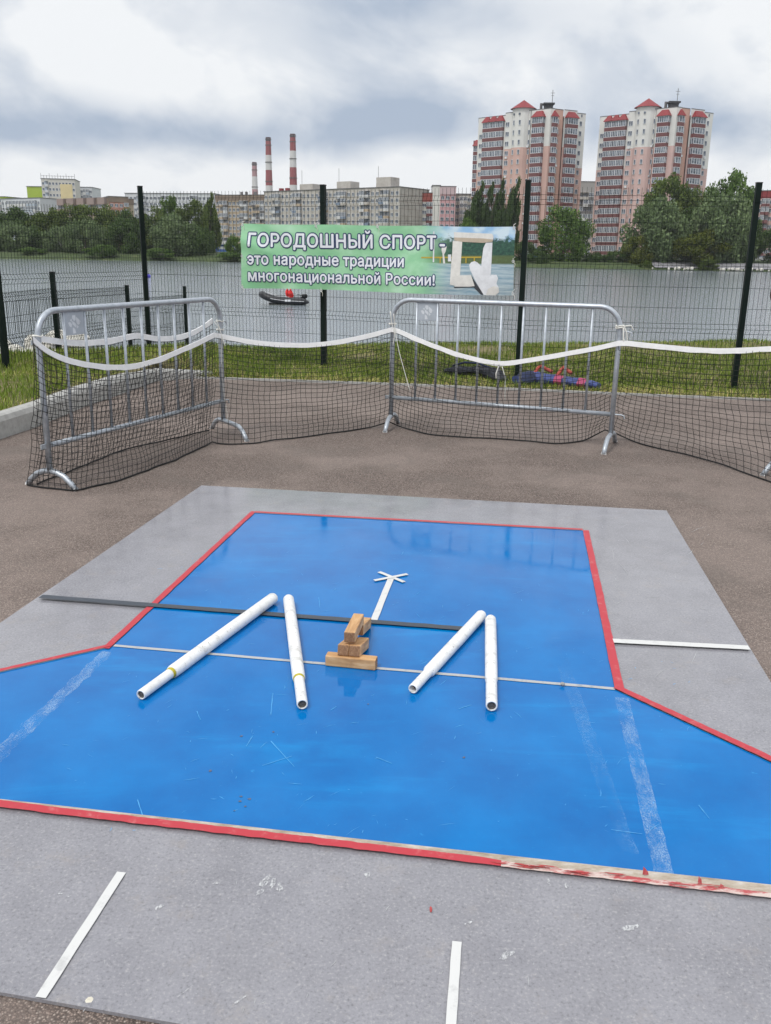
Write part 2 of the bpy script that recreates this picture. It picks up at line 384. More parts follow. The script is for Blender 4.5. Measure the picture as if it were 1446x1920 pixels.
kpts = resample(kp, 1.0); hs = [.195]*(len(kpts)-2) + [.15, .07]
prof_k = [(0, -.1), (0, .72), (.02, .93), (.05, 1.0), (.12, 1.0), (.14, .95), (.14, -.1)]
for i in range(len(kpts)-1):
    a, b = kpts[i], kpts[i+1]; t = (b-a).normalized(); nl = Vector((-t.y, t.x, 0))
    a2 = a+t*.006; b2 = b-t*.006; m = MB(); A = []; B = []
    for (dx, hz) in prof_k:
        A.append(a2+nl*dx+Vector((0, 0, hz*hs[i] if hz > 0 else -.1))); B.append(b2+nl*dx+Vector((0, 0, hz*hs[i+1] if hz > 0 else -.1)))
    for k in range(len(prof_k)-1): m.face([A[k], A[k+1], B[k+1], B[k]][::-1])
    m.face(A); m.face(B[::-1]); m.build('kerb_stone', CONC, kr)
# flush edging between asphalt and verge
m = MB()
e2 = resample(EDGE, .5)
for a, b in zip(e2, e2[1:]):
    t = (b-a).normalized(); nl = Vector((-t.y, t.x, 0)); c = (a+b)/2
    m.box((c.x, c.y, .0), ((b-a).length-.004, .035, .05), X=t, Y=nl)
tag(m.build('edging_strip', CONC), 'thin pale concrete edging strip between asphalt and grass verge', 'edging')

# ------------------------------------------------------------------ the playing mat
ZG, ZB, ZT = .010, .014, .018
FL, FR_ = at(378, 910, ZG), at(1250, 957, ZG); LE = at(0, 1168, ZG)-FL; RE = at(1446, 1280, ZG)-FR_
NE = at(0, 1860, ZG); ND = at(340, 1920, ZG)-NE
NLc = isect(FL, LE, NE, ND); NRc = isect(FR_, RE, NE, ND)
court = thing('playing_mat', 'large grey plywood playing mat with a blue painted court and red border on the asphalt', 'mat', (.1, 3.6, 0))
m = MB(); m.prism([tuple(p[:2]) for p in (FL, FR_, NRc, NLc)], .001, ZG); m.build('base_board', GREY, court)
b_fl, b_fr, b_nr, b_nl = at(478, 962, ZB), at(1093, 995, ZB), at(1153, 1293, ZB), at(210, 1213, ZB)
fl_dir = at(0, 1261, ZB)-b_nl; fr_dir = at(1446, 1430, ZB)-b_nr
bot_l, bot_r = at(0, 1500, ZB), at(1446, 1661, ZB); bd = bot_r-bot_l
xl = isect(b_nl, fl_dir, FL+Vector((.03, 0, 0)), LE); xr = isect(b_nr, fr_dir, FR_-Vector((.03, 0, 0)), RE)
yl = isect(bot_l, bd, FL+Vector((.03, 0, 0)), LE); yr = isect(bot_l, bd, FR_-Vector((.03, 0, 0)), RE)
m = MB(); m.prism([tuple(p[:2]) for p in (b_fl, b_fr, b_nr, xr, yr, yl, xl, b_nl)], .0104, ZB); m.build('blue_court', BLUE, court)
def strip(m, P, Q, w0, z, side=0, w1=None, jag=.0025, n=70, mi=0, wf=None):
    """flat tape from P to Q; side -1/0/1 puts it left / centred / right of the line; ragged edges"""
    w1 = w0 if w1 is None else w1; P = Vector(P); Q = Vector(Q); t = (Q-P).normalized(); nl = Vector((-t.y, t.x, 0)); L = []; Rr = []
    ph = random.random()*50
    for k in range(n+1):
        u = k/n; wd = (wf(u) if wf else lerp(w0, w1, u)); c = P.lerp(Q, u); a0 = {0: -.5, -1: 0, 1: -1}[side]*wd; a1 = a0+wd
        j1 = mnoise.noise(Vector((u*n*.35, ph, 0)))*jag; j2 = mnoise.noise(Vector((u*n*.35, ph+9, 0)))*jag
        L.append((c+nl*(a0+j1)).to_tuple()[:2]+(z,)); Rr.append((c+nl*(a1+j2)).to_tuple()[:2]+(z,))
    for k in range(n): m.face([L[k], L[k+1], Rr[k+1], Rr[k]], mi)
RW = .030
def border(P, Q, w0=RW, **k):
    m = MB(); strip(m, P, Q, w0, ZT, **k); return m.build('red_border_tape', RED, court)
border(b_fl, b_fr, .028, side=-1); border(b_nl-(b_fl-b_nl)*.012, b_fl+(b_fl-b_nl)*.012, .030, side=-1); border(b_fr, b_nr, .034, side=-1); 
m = MB(); strip(m, xl, b_nl, .022, ZT+.0015, side=-1); m.build('red_border_tape', RED, court)
m = MB(); strip(m, b_nr+(b_nr-xr)*.01, xr, .030, ZT+.0015, side=-1); m.build('red_border_tape', RED, court)
# front border: worn bare edge, red tape, primer and flakes
BARE = NT('bare_plywood_edge'); BARE.base(BARE.ramp(BARE.noise(40, 6, .75, stretch=(.3, 1, 1)), [(.3, (.24, .18, .13, 1)), (.52, (.42, .36, .29, 1)), (.7, (.56, .52, .48, 1))])); BARE.rough(.9); BARE.bump(BARE.noise(120, 3), .5, .003); BARE = BARE.m
ed = bd.normalized(); xw = lambda px, py: (at(px, py, ZB)-yl).dot(ed)
s0, s1, s2, s3 = xw(0, 1500), xw(940, 1610), xw(1446, 1661), (yr-yl).length
def bare_w(s): return max(.002, float(np.interp(s, [s0-.3, s0, xw(120, 1515), xw(400, 1545), xw(700, 1580), xw(900, 1600), xw(960, 1610), s2, s3], [.005, .007, .012, .015, .018, .021, .029, .034, .034])) + .003*mnoise.noise(Vector((s*30, 2, 0))))
def red_w(s): return float(np.interp(s, [s0-.3, s0, xw(500, 1560), xw(900, 1600), xw(960, 1610), s2, s3], [.029, .028, .027, .025, .019, .017, .017]))
nl0 = Vector((ed.y, -ed.x, 0))     # towards the camera
def fstrip(sa, sb, fa, fb, z, n):
    m = MB(); 
    for k in range(n):
        u0, u1 = lerp(sa, sb, k/n), lerp(sa, sb, (k+1)/n); q = []
        for (s, f) in ((u0, fa), (u0, fb), (u1, fb), (u1, fa)):
            p = yl+ed*s+nl0*f(s); q.append((p.x, p.y, z))
        m.face(q)
    return m
L_ = (yr-yl).length
fstrip(0, L_, lambda s: -.003, bare_w, ZB+.0016, 220).build('worn_bare_edge', BARE, court)
fstrip(0, s1, lambda s: bare_w(s)-.002, lambda s: bare_w(s)+red_w(s)+.002*mnoise.noise(Vector((s*12, 7, 0))), ZT+.001, 150).build('red_border_tape', RED, court)
def m_prim():
    n = NT('flaking_white_primer'); a = n.mix(n.rng(n.noise(16, 6, .75, stretch=(.5, 1.5, 1)), .46, .58), (.58, .47, .43, 1), (.42, .07, .075, 1)); a = n.mix(n.rng(n.noise(34, 6, .8), .58, .66, 0, .8), a, (.30, .20, .14, 1)); n.base(a); n.rough(.7); n.bump(n.noise(60, 4), .5, .004); return n.m
PRIM = m_prim()
fstrip(s1, L_, lambda s: bare_w(s)-.002, lambda s: bare_w(s)+red_w(s), ZT, 150).build('flaking_primer_strip', PRIM, court)
rf = random.Random(4); FLAKE = mm('faded_red_paint', (.38, .05, .05), .6, var=.3, scale=40)
for k in range(16):
    sa = rf.uniform(s1-.01, s1+.22) if k < 10 else rf.uniform(s1, L_-.3); ln = rf.uniform(.03, .10); wd = rf.uniform(.003, .008); off = bare_w(sa)+rf.uniform(.0, .014); q = []
    for a in range(16):
        th = 2*math.pi*a/16; rr = rf.uniform(.45, 1.15); p = yl+ed*(sa+math.cos(th)*ln*rr*.5)+nl0*(off+math.sin(th)*wd*rr*.5); q.append((p.x, p.y, ZT+.0015+.0003*k))
    m = MB(); m.face(q[::-1]); m.build('red_paint_flake', FLAKE, court)
# grey line on the front of the court, seam tapes, white tapes
def tape(name, a, b, w_, mt, z=ZT, jag=.0012, **k):
    m = MB(); strip(m, at(*a, z), at(*b, z), w_, z, jag=jag, **k); return m.build(name, mt, court)
tape('grey_line_tape', (214, 1210), (1153, 1291), .019, GRT, ZT-.002, jag=.002)
tape('black_seam_tape', (76, 1118), (868, 1178), .040, BLK, ZT+.003, jag=.004)
tape('white_seam_tape', (1150, 1201), (1405, 1214), .040, WHT, ZT+.0005, jag=.001)
tape('white_mark_tape', (228, 1635), (76, 1870), .024, WHT, ZG+.004, n=12); tape('white_mark_tape', (857, 1765), (845, 1935), .022, WHT, ZG+.004, n=12)
tape('white_mark_tape', (734, 1082), (700, 1166), .030, WHT, ZT, n=14); 
tape('white_mark_tape', (711, 1072), (758, 1091), .022, WHT, ZT+.001, n=8); tape('white_mark_tape', (702, 1088), (764, 1076), .022, WHT, ZT+.002, n=8)
m = MB(); strip(m, at(203, 1222, ZB+.001), at(-40, 1450, ZB+.001), .045, ZB+.001, w1=.060, jag=.012); m.build('chalk_smear', CHALK, court)
m = MB(); strip(m, at(1166, 1308, ZB+.001), at(1246, 1640, ZB+.001), .050, ZB+.001, jag=.003); m.build('chalk_smear', CHALK, court)
m = MB(); strip(m, at(1040, 1200, ZB+.001), at(1180, 1600, ZB+.001), .05, ZB+.001, jag=.006); m.build('faint_chalk_smear', FAINT, court)
def seam(a, b):
    m = MB(); strip(m, at(*a, ZB), at(*b, ZB), .003, ZB+.0008, jag=.0006); return m
# scratches and scuffs
rs = random.Random(11)
def scuffs(n_, box, mt, name, z, lmin=.008, lmax=.06, wmax=.0022):
    m = MB()
    for k in range(n_):
        px, py = rs.uniform(box[0], box[2]), rs.uniform(box[1], box[3]); c = at(px, py, z); th = rs.gauss(.9, .8); L = rs.uniform(lmin, lmax)*(rs.random()**1.5+.2); wd = rs.uniform(.0004, wmax)*.6
        d = Vector((math.cos(th), math.sin(th), 0)); nn = Vector((-d.y, d.x, 0)); cv = rs.uniform(-.06, .06)*L
        pts = [c-d*L/2, c+nn*cv, c+d*L/2]
        for a, b, wa, wb in ((pts[0], pts[1], .2, 1), (pts[1], pts[2], 1, .1)):
            q = [a-nn*wd*wa, b-nn*wd*wb, b+nn*wd*wb, a+nn*wd*wa]; zz = z+.0001*(k % 9); m.face([(p.x, p.y, zz) for p in q])
    return tag(m.build(name, mt, court), kind='stuff')
SCR = mm('pale_scratch', (.07, .33, .65), .8); SCG = mm('white_scuff', (.40, .41, .42), .85)
scuffs(150, (300, 1020, 1130, 1240), SCR, 'scratches', ZB+.0006); scuffs(160, (100, 1240, 1300, 1560), SCR, 'scratches', ZB+.0006)
scuffs(70, (0, 1600, 1446, 1900), SCG, 'scratches', ZG+.0006, .01, .035, .0016); scuffs(40, (1120, 980, 1330, 1280), SCG, 'scratches', ZG+.0006, .03, .25, .003)
SMEAR = NT('white_smear'); SMEAR.base((.62, .63, .64, 1)); SMEAR.rough(.9); SMEAR.alpha(SMEAR.math('MULTIPLY', SMEAR.rng(SMEAR.noise(160, 5, .8, stretch=(1, .35, 1)), .42, .58), .8)); SMEAR = SMEAR.m
for (px, py, L, wd, th) in ((497, 1652, .05, .020, 1.2), (512, 1655, .055, .016, 1.5), (525, 1664, .04, .022, 1.7), (488, 1672, .035, .014, 1.0), (408, 1655, .03, .008, .4), (300, 1700, .03, .018, .9), (690, 1640, .03, .02, 1.3), (950, 1790, .05, .02, .6), (1180, 1740, .06, .02, .3), (880, 1730, .035, .007, .5), (450, 1875, .05, .006, .8), (345, 1860, .06, .002, .9), (1030, 1655, .03, .012, 1.6), (1062, 1660, .025, .012, 1.7), (115, 1675, .02, .006, .1), (130, 1680, .015, .006, .4)):
    c = at(px, py, ZG+.0016); d = Vector((math.cos(th), math.sin(th), 0)); nn = Vector((-d.y, d.x, 0)); q = []
    for a in range(12):
        t = 2*math.pi*a/12; r = rs.uniform(.5, 1.1); p = c+d*math.cos(t)*L*r*.5+nn*math.sin(t)*wd*r*.5; q.append((p.x, p.y, ZG+.0016))
    m = MB(); m.face(q); m.build('white_paint_scuff', SMEAR, court)
m = MB(); c = at(808, 1705, ZG+.0016); m.face([(c.x+.004*math.cos(t)*random.uniform(.7, 1), c.y+.014*math.sin(t)*random.uniform(.7, 1), ZG+.0016) for t in [2*math.pi*k/10 for k in range(10)]]); m.build('red_paint_smear', mm('faded_red_paint', (.38, .05, .05)), court)
# rust specks on the blue court
for (px, py) in ((453, 1380), (513, 1372), (452, 1493), (450, 1502), (460, 1512), (440, 1520), (468, 1498), (690, 1320), (395, 1445), (870, 1420)):
    c = at(px, py, ZB+.0012); r = random.uniform(.003, .006); m = MB(); m.face([(c.x+r*math.cos(t)*random.uniform(.5, 1.2), c.y+r*math.sin(t)*random.uniform(.5, 1.2), ZB+.0012) for t in [2*math.pi*k/9 for k in range(9)]]); m.build('brown_stain', mm('brown_stain', (.10, .11, .16), .8, var=.4, scale=200), court)
for (a, b) in (((508, 1390), (552, 1438)), ((492, 1436), (548, 1418)), ((369, 1334), (376, 1350)), ((620, 1332), (631, 1325)), ((462, 1400), (474, 1380)), ((258, 1500), (268, 1530)), ((1146, 1556), (1204, 1564)), ((1310, 1510), (1330, 1535)), ((705, 1420), (735, 1432)), ((860, 1330), (884, 1322)), ((512, 1300), (508, 1340)), ((598, 1120), (600, 1140))):
    m = MB(); strip(m, at(*a, ZB), at(*b, ZB), .0022, ZB+.0013, jag=.0012, n=14); m.build('long_scratch', SCR, court)
# curling flakes of tape that stand up from the front edge
for (px, py, h) in ((1205, 1640, .02), (1208, 1641, .014), (1308, 1660, .024), (1350, 1666, .01)):
    c = at(px, py, ZT); m = MB(); m.face([(c.x, c.y, ZT), (c.x+.012, c.y+.002, ZT), (c.x+.010, c.y+.004, ZT+h*.6), (c.x+.002, c.y+.006, ZT+h)]); m.face([(c.x+.002, c.y+.006, ZT+h), (c.x+.010, c.y+.004, ZT+h*.6), (c.x+.012, c.y+.0026, ZT), (c.x, c.y+.0006, ZT)]); m.build('curled_flake', PRIM, court)

def pebble(name, label, p, r, mt, seed=1, squash=.7):
    rr = random.Random(seed); m = MB(); n = 9; rings = []
    for i in range(7):
        ph = -math.pi/2+math.pi*i/6; rings.append([(p[0]+r*math.cos(ph)*math.cos(2*math.pi*k/n)*rr.uniform(.8, 1.15), p[1]+r*math.cos(ph)*math.sin(2*math.pi*k/n)*rr.uniform(.8, 1.15), p[2]+r*squash*(math.sin(ph)+1)*rr.uniform(.92, 1.05)) for k in range(n)])
    for i in range(6):
        for k in range(n): m.face([rings[i][k], rings[i][(k+1) % n], rings[i+1][(k+1) % n], rings[i+1][k]])
    return tag(m.build(name, mt, smooth=True), label, 'stone')
pebble('pebble', 'tiny grey pebble on the grey line at the right of the blue court', at(1055, 1285, ZT), .009, mm('grey_stone', (.33, .32, .30), .8))
pebble('paint_chip', 'white lump of broken paint at the front edge of the mat', at(168, 1882, 0), .016, mm('cream_paint', (.66, .62, .52), .7), 3, .35)

# ------------------------------------------------------------------ bats
def bat(label, near, far, r1, r2, frac, band, openend=False):
    P = at(*near, ZB+r2+.002); Q = at(*far, ZB+r1+.002); d = (Q-P); L = d.length; d.normalize()
    t = thing('throwing_bat', label, 'bat', P, 'white throwing bats lying on the blue court')
    A = P+d*(L*frac)
    a_ = L*frac; m = MB(); m.lathe(P, d, [(a_-.008, r2), (a_-.006, r1*.93), (a_, r1*.97), (lerp(a_, L, .5), r1), (L-.014, r1*.98), (L-.004, r1*.85), (L, r1*.5), (L+.001, .0005)]); m.build('shaft', BATW, t, True)
    ri = r2*.74; dep = .03 if openend else .006
    m = MB(); m.lathe(P, d, [(a_-.004, r2), (.008, r2), (.002, r2*.985), (0, r2*.93), (0, ri*1.03), (.002, ri), (dep, ri)]); m.build('handle', BATW, t, True)
    m = MB(); m.lathe(P, d, [(dep-.001, ri*1.01), (dep-.001, ri*.5), (dep-.0015, ri*.48), (dep-.0015, .0004)]); m.build('end_plug', mm('dark_plug', (.085, .075, .068), .8, var=.7, scale=150) if not openend else mm('brown_plug', (.12, .07, .045), .85, var=.6, scale=150), t)
    if band:
        m = MB(); m.lathe(P, d, [(a_-.022, r2), (a_-.022, r2+.0016), (a_-.0165, r2+.0016), (a_-.016, r2+.0004), (a_-.013, r2+.0004), (a_-.0125, r2+.0016), (a_-.0085, r2+.0016), (a_-.008, r2)]); m.build('yellow_band', mm('yellow_tape', (.48, .40, .02), .5), t, True)
bat('white wooden bat with a yellow band lying farthest left, slanting to the right', (264, 1303), (514, 1120), .0255, .0185, .20, True)
bat('white wooden bat with a yellow band lying upright just left of the wooden blocks', (567, 1321), (541, 1122), .0248, .0195, .21, True)
bat('plain white bat with open dark end, slanting, right of the wooden blocks', (774, 1292), (904, 1152), .0243, .0178, .21, False, True)
bat('plain white bat lying straight at far right of the four bats', (922, 1324), (920, 1160), .0240, .0206, .26, False)

# ------------------------------------------------------------------ wooden blocks
BT = .043
def block(label, ntr, d, L=.195, rollsign=1):
    d = Vector(d).normalized(); r = d.cross(Vector((0, 0, 1))).normalized(); u = r.cross(d)
    c = Vector(ntr)+d*(L/2)-r*(BT/2)-u*(BT/2)
    m = MB(); m.box((0, 0, 0), (L, BT, BT))
    for k in range(6): pass
    m.mi = [0, 0, 0, 1, 0, 1]
    o = m.build('wooden_block', [WOOD, ENDG], bevel=.004)
    o.matrix_world = Matrix((d, -r, u)).transposed().to_4x4(); o.location = c
    return tag(o, label, 'wooden block', 'square wooden throwing pins stacked on the court')
zz = lambda X, Y: (560+X/6.025, 1050+Y/6.025)
A0, A1 = at(*zz(300, 1200), ZB), at(*zz(870, 1255), ZB); ad = (A1-A0).normalized(); ar = ad.cross(Vector((0, 0, 1)))
BT0 = ZB+.001
block('long wooden block lying crosswise on the blue court at the front of the stack', A0+Vector((0, 0, BT+.001)), ad, .197)
dC = Vector((.16, .955, -.25)).normalized(); rC = dC.cross(Vector((0, 0, 1))).normalized()
ntC = at(*zz(697, 972), BT0+BT+BT+.002)
block('right one of the two slanting wooden blocks side by side on the front block', ntC, dC); block('left one of the two slanting wooden blocks side by side on the front block', ntC-rC*(BT+.0015), dC)
block('wooden block lying level on top of the stack, pale top face', at(*zz(637, 822), BT0+3*BT+.007), Vector((.15, .985, -.01)))
def far_dir(N_, px, py, L):
    d = ray(px, py).normalized(); m_ = N_-CC; b = m_.dot(d); D = max(0, b*b-(m_.length_squared-L*L)); return (CC+d*(b+math.sqrt(D))-N_).normalized()
EN = at(*zz(736, 735), BT0+.089); ED = far_dir(EN, *zz(820, 655), .185)
block('wooden block half hidden behind the top block of the stack', EN, ED)

# ------------------------------------------------------------------ crowd barriers
B1a, B1b, B2a, B2b = at(97, 914), at(420, 812), at(733, 803), at(1143, 840)
B3a = Vector((2.96, 6.52, 0)); B3b = B3a+Vector((.52, -.85, 0)).normalized()*2.0
BH, BRAIL = 1.15, .285
def arc(c, a, b, r, n=8, a0=0, a1=math.pi/2): return [c+a*(r*math.cos(lerp(a0, a1, k/n)))+b*(r*math.sin(lerp(a0, a1, k/n))) for k in range(n+1)]
def barrier(label, A, B, fa, fb, plate=True, nb=9):
    A = Vector(A); B = Vector(B); t = (B-A); L = t.length; t.normalize(); nl = Vector((-t.y, t.x, 0)); Z = Vector((0, 0, 1))
    T = thing('crowd_barrier', label, 'barrier', A.lerp(B, .5), 'galvanised crowd barriers'); r = .0205; cr = .17
    pts = [A+Z*.10] + [A+Z*(BH-cr-.3)] + [A+t*cr+Z*(BH-cr)-t*(cr*math.cos(x))+Z*(cr*math.sin(x)) for x in [math.pi/2*k/9 for k in range(10)]] + \
          [B-t*cr+Z*(BH-cr)+t*(cr*math.sin(x))+Z*(cr*math.cos(x)) for x in [math.pi/2*k/9 for k in range(10)]] + [B+Z*(BH-cr-.3), B+Z*.10]
    m = MB(); m.tube(pts, r, 12); m.build('frame_tube', GALV, T, True)
    m = MB(); m.tube([A+Z*BRAIL+t*.012, B+Z*BRAIL-t*.012], .018, 12); m.build('lower_rail', GALV, T, True)
    for k in range(nb):
        u = lerp(.185/2, 1-.185/2, k/(nb-1)) if nb == 9 else (k+1)/(nb+1)
        c = A+t*(L*lerp(.115, .885, k/(nb-1)))
        m = MB(); m.tube([c+Z*BRAIL, c+Z*(BH-.012)], .0105, 8); m.build('bar', GALV, T, True)
    for P, (e1, e2, dd) in ((A, fa), (B, fb)):
        dd = Vector(dd).normalized(); hh = .115; rr = .105; S = P-dd*e1; E_ = P+dd*e2
        pts = [S+dd*0, S+dd*.04+Z*.045, S+dd*.09+Z*.085, S+dd*.15+Z*.108, P+Z*.115, E_-dd*.15+Z*.108, E_-dd*.09+Z*.085, E_-dd*.04+Z*.045, E_]
        m = MB(); m.tube(pts, .0195, 12); m.build('foot', GALV, T, True)
        m = MB(); m.tube([E_+Z*.003-dd*.006, E_+dd*.004+Z*.006], .021, 12); m.tube([S+Z*.003+dd*.006, S-dd*.004+Z*.006], .021, 12); m.build('foot_cap', mm('white_plastic', (.75, .75, .74), .5), T)
    # coupling hooks
    for P, sg in ((A, -1), (B, 1)):
        for zc in (BH-.19, BRAIL+.0):
            m = MB(); q = P+t*(sg*.018)+Z*zc
            if sg > 0: m.tube([q, q+t*.05, q+t*.075-Z*.006, q+t*.08-Z*.03], .006, 8)
            else: m.box(q-t*.02, (.045, .012, .03), X=t, Y=nl)
            m.build('coupling_hook', GALV, T)
    if plate:
        c0 = A+t*(L*.115); c1 = A+t*(L*(.115+.77/8)); wv = (c1-c0).length-.018; c = (c0+c1)/2+Z*(BH-.02-.075)
        m = MB(); m.box(c, (wv, .004, .15), X=t, Y=nl); pm = m.build('name_plate', mm('grey_plate', (.40, .44, .49), .5), T)
        m = MB(); fy = -.0028
        def poly(pp):
            q = [c+t*(x*wv)+Z*(y*.15)+nl*fy for x, y in pp]; m.face(q); m.face([c+t*(x*wv)+Z*(y*.15)-nl*fy for x, y in pp][::-1])
        for pp in (((-.10, .36), (.06, .36), (.06, .16), (-.02, .10), (-.12, .24)), ((.08, .30), (.26, .14), (.26, -.04), (.16, -.08), (.10, .02), (.08, .16)), ((-.12, .12), (.0, .04), (.06, -.02), (.06, -.20), (-.02, -.12), (-.12, -.02)),
                   ((-.34, .06), (-.22, .08), (-.14, -.04), (-.18, -.16), (-.28, -.10)), ((-.12, -.16), (.0, -.24), (.04, -.42), (-.12, -.44)), ((.08, -.04), (.20, -.16), (.10, -.24)), ((-.24, .16), (-.14, .22), (-.14, .08)), ((.28, .08), (.33, .10), (.29, .03))): poly(pp)
        m.build('emblem', mm('bare_bright_steel', (.62, .65, .69), .5), pm)
    return T
def fdir(P, q): d = Vector(q)-Vector(P); d.z = 0; return d
f1a, f1b, f2b, f3a, f4a = at(52, 908), at(143, 920), at(463, 828), at(722, 811), at(1132, 852)
B1a = (f1a+f1b)/2
d1 = fdir(f1a, f1b); d2 = fdir(B1b, f2b); d3 = fdir(B2a, f3a); d4 = fdir(B2b, f4a)
barrier('galvanised crowd barrier at left, set obliquely, net hung on both sides', B1a, B1b, (d1.length/2, d1.length/2, d1), (.24, d2.length, d2))
barrier('galvanised crowd barrier in the middle behind the court, facing the camera', B2a, B2b, (.27, d3.length, d3), (.27, d4.length, d4))
barrier('galvanised crowd barrier at the right edge, only one foot in view', B3a, B3b, (.20, .20, B3a-Vector((2.78, 6.42, 0))), (.2, .2, (.85, .5, 0)), plate=False)

# ------------------------------------------------------------------ nets on the barriers
def path_interp(P, n):
    P = [Vector(p) for p in P]; L = [0]
    for a, b in zip(P, P[1:]): L.append(L[-1]+(b-a).length)
    out = []
    for k in range(n+1):
        s = L[-1]*k/n; j = 0
        while j < len(P)-2 and L[j+1] < s: j += 1
        out.append(P[j].lerp(P[j+1], (s-L[j])/max(1e-9, L[j+1]-L[j])))
    return out
def smooth(pts, it=2, keep=()):
    for _ in range(it):
        q = [p.copy() for p in pts]
        for i in range(1, len(pts)-1):
            if i not in keep: q[i] = pts[i]*.5+(pts[i-1]+pts[i+1])*.25
        pts = q
    return pts
CELL = .046
def net_sections(secs, rows, bulge, seed):
    """secs: list of (top pts, bottom pts).  Returns node grid[col][row]"""
    grid = []; tops = []
    for si, (T, B) in enumerate(secs):
        Lt = sum((Vector(b)-Vector(a)).length for a, b in zip(T, T[1:])); n = max(4, int(round(Lt/CELL)))
        tp = smooth(path_interp(T, n), 3); bp = smooth(path_interp(B, n), 3)
        for k in range(n+1):
            if si and k == 0: continue
            t, b = tp[k], bp[k]; col = []; out = Vector((b.x-t.x, b.y-t.y, 0)); u = k/n; bg_ = bulge*math.sin(math.pi*u)
            for r in range(rows+1):
                f = r/rows; fx = f**1.6; p = Vector((lerp(t.x, b.x, fx), lerp(t.y, b.y, fx), lerp(t.z, b.z, f)))
                cam_ = Vector((-p.x, -p.y, 0)).normalized(); p += cam_*(bg_*math.sin(math.pi*min(1, f*1.05))*f)
                if r:
                    j = Vector((mnoise.noise(Vector((k*.21+si*9, r*.27, seed))), mnoise.noise(Vector((k*.21+si*9, r*.27, seed+5))), mnoise.noise(Vector((k*.16+si*9, r*.31, seed+9)))))
                    p += Vector((j.x*.022, j.y*.022, j.z*.014))*min(1, r/3)
                    p.z = max(p.z, b.z if b.z > .006 else .006)
                col.append(p)
            grid.append(col); tops.append(t)
    return grid, tops
def threads_mesh(lines, r, name, mt, parent, nside=3):
    V = []; F = []; c = 0
    for pts in lines:
        P = np.array([tuple(p) for p in pts]); n = len(P)
        T = np.gradient(P, axis=0); T /= np.linalg.norm(T, axis=1)[:, None]+1e-12
        up = np.tile(np.array([[0.31, .22, .92]]), (n, 1)); s = np.cross(T, up); bad = np.linalg.norm(s, axis=1) < .15
        s[bad] = np.cross(T[bad], np.array([1., 0, .1])); s /= np.linalg.norm(s, axis=1)[:, None]; q = np.cross(s, T)
        ring = np.stack([P+r*(s*math.cos(2*math.pi*k/nside)+q*math.sin(2*math.pi*k/nside)) for k in range(nside)], 1)
        V.append(ring.reshape(-1, 3))
        i = np.arange(n-1)[:, None]*nside+np.arange(nside)[None]; i2 = np.arange(n-1)[:, None]*nside+(np.arange(nside)[None]+1) % nside
        F.append(np.stack([i, i2, i2+nside, i+nside], -1).reshape(-1, 4)+c); c += n*nside
    V = np.concatenate(V); off = np.array(wloc(parent)) if parent else np.zeros(3)
    return npmesh(name, V-off, np.concatenate(F), mt, parent)
def make_net(label, secs, rows, bulge, seed, loc, r=.0022):
    T = thing('sports_net', label, 'net', loc, 'black sports nets tied to the barriers')
    g, tops = net_sections(secs, rows, bulge, seed)
    lines = [[g[c][rr] for c in range(len(g))] for rr in range(1, rows)] + [c for c in g]
    threads_mesh(lines, r, 'mesh', NETB, T)
    threads_mesh([[g[c][rows] for c in range(len(g))]], .006, 'bottom_cord', NETB, T, 6)
    m = MB(); bh = .034
    for i in range(len(tops)-1):
        a, b = tops[i], tops[i+1]
        t = (b-a).normalized(); nl = Vector((-t.y, t.x, 0)).normalized()*.004; wv = lambda k: .006*mnoise.noise(Vector((k*.35, seed, 1)))
        A0_, A1_, B0_, B1_ = a+Vector((0, 0, .006)), a-Vector((0, 0, bh+wv(i))), b+Vector((0, 0, .006)), b-Vector((0, 0, bh+wv(i+1)))
        m.face([A0_-nl, A1_-nl, B1_-nl, B0_-nl]); m.face([A0_+nl, B0_+nl, B1_+nl, A1_+nl]); m.face([A0_-nl, B0_-nl, B0_+nl, A0_+nl]); m.face([A1_-nl, A1_+nl, B1_+nl, B1_-nl])
    m.build('white_headband', BAND, T)
    return T
def tp(P, Q, pts, off=0):
    P = Vector(P); Q = Vector(Q); t = (Q-P).normalized(); nl = Vector((t.y, -t.x, 0))*off
    return [pl(P+nl, Q+nl, *p) for p in pts]
def bp(pts): return [at(p[0], p[1], p[2] if len(p) > 2 else .008) for p in pts]
OFF = .03
top1 = tp(B1a, B1b, [(61, 632), (75, 646), (100, 662), (130, 673), (165, 681), (200, 685), (230, 686), (262, 682), (300, 671), (335, 656), (370, 641), (402, 625)], OFF)
top2 = tp(B1b, B2a, [(404, 625), (440, 633), (480, 640), (530, 644), (580, 645), (620, 641), (660, 634), (700, 625), (735, 615)], OFF)
top3 = tp(B2a, B2b, [(738, 614), (770, 628), (800, 641), (860, 663), (900, 673), (937, 680), (970, 676), (1020, 668), (1080, 657), (1120, 650), (1161, 640)], OFF)
top4 = tp(B2b, B3a, [(1164, 639), (1200, 643), (1260, 649), (1317, 654), (1360, 655), (1400, 653), (1446, 651), (1475, 648)], OFF)
top5 = [top4[-1], B3b+Vector((-.02, -.02, .86))]
bot1 = bp([(52, 909), (90, 914), (140, 922), (160, 916), (215, 903), (260, 888), (300, 873), (345, 855), (380, 838), (398, 830)])
bot2 = bp([(398, 830), (420, 833), (470, 832), (540, 823), (600, 815), (660, 807), (700, 800), (730, 792, .06)])
bot3 = bp([(734, 792, .06), (752, 800), (790, 812), (830, 817), (900, 821), (960, 824), (1040, 832), (1080, 830), (1110, 821), (1134, 806, .08)])
bot4 = bp([(1142, 806, .08), (1165, 818), (1200, 832), (1250, 844), (1300, 855), (1360, 874), (1420, 893), (1446, 903), (1490, 922)])
bot5 = [bot4[-1], B3b+Vector((-.2, .05, .01))]
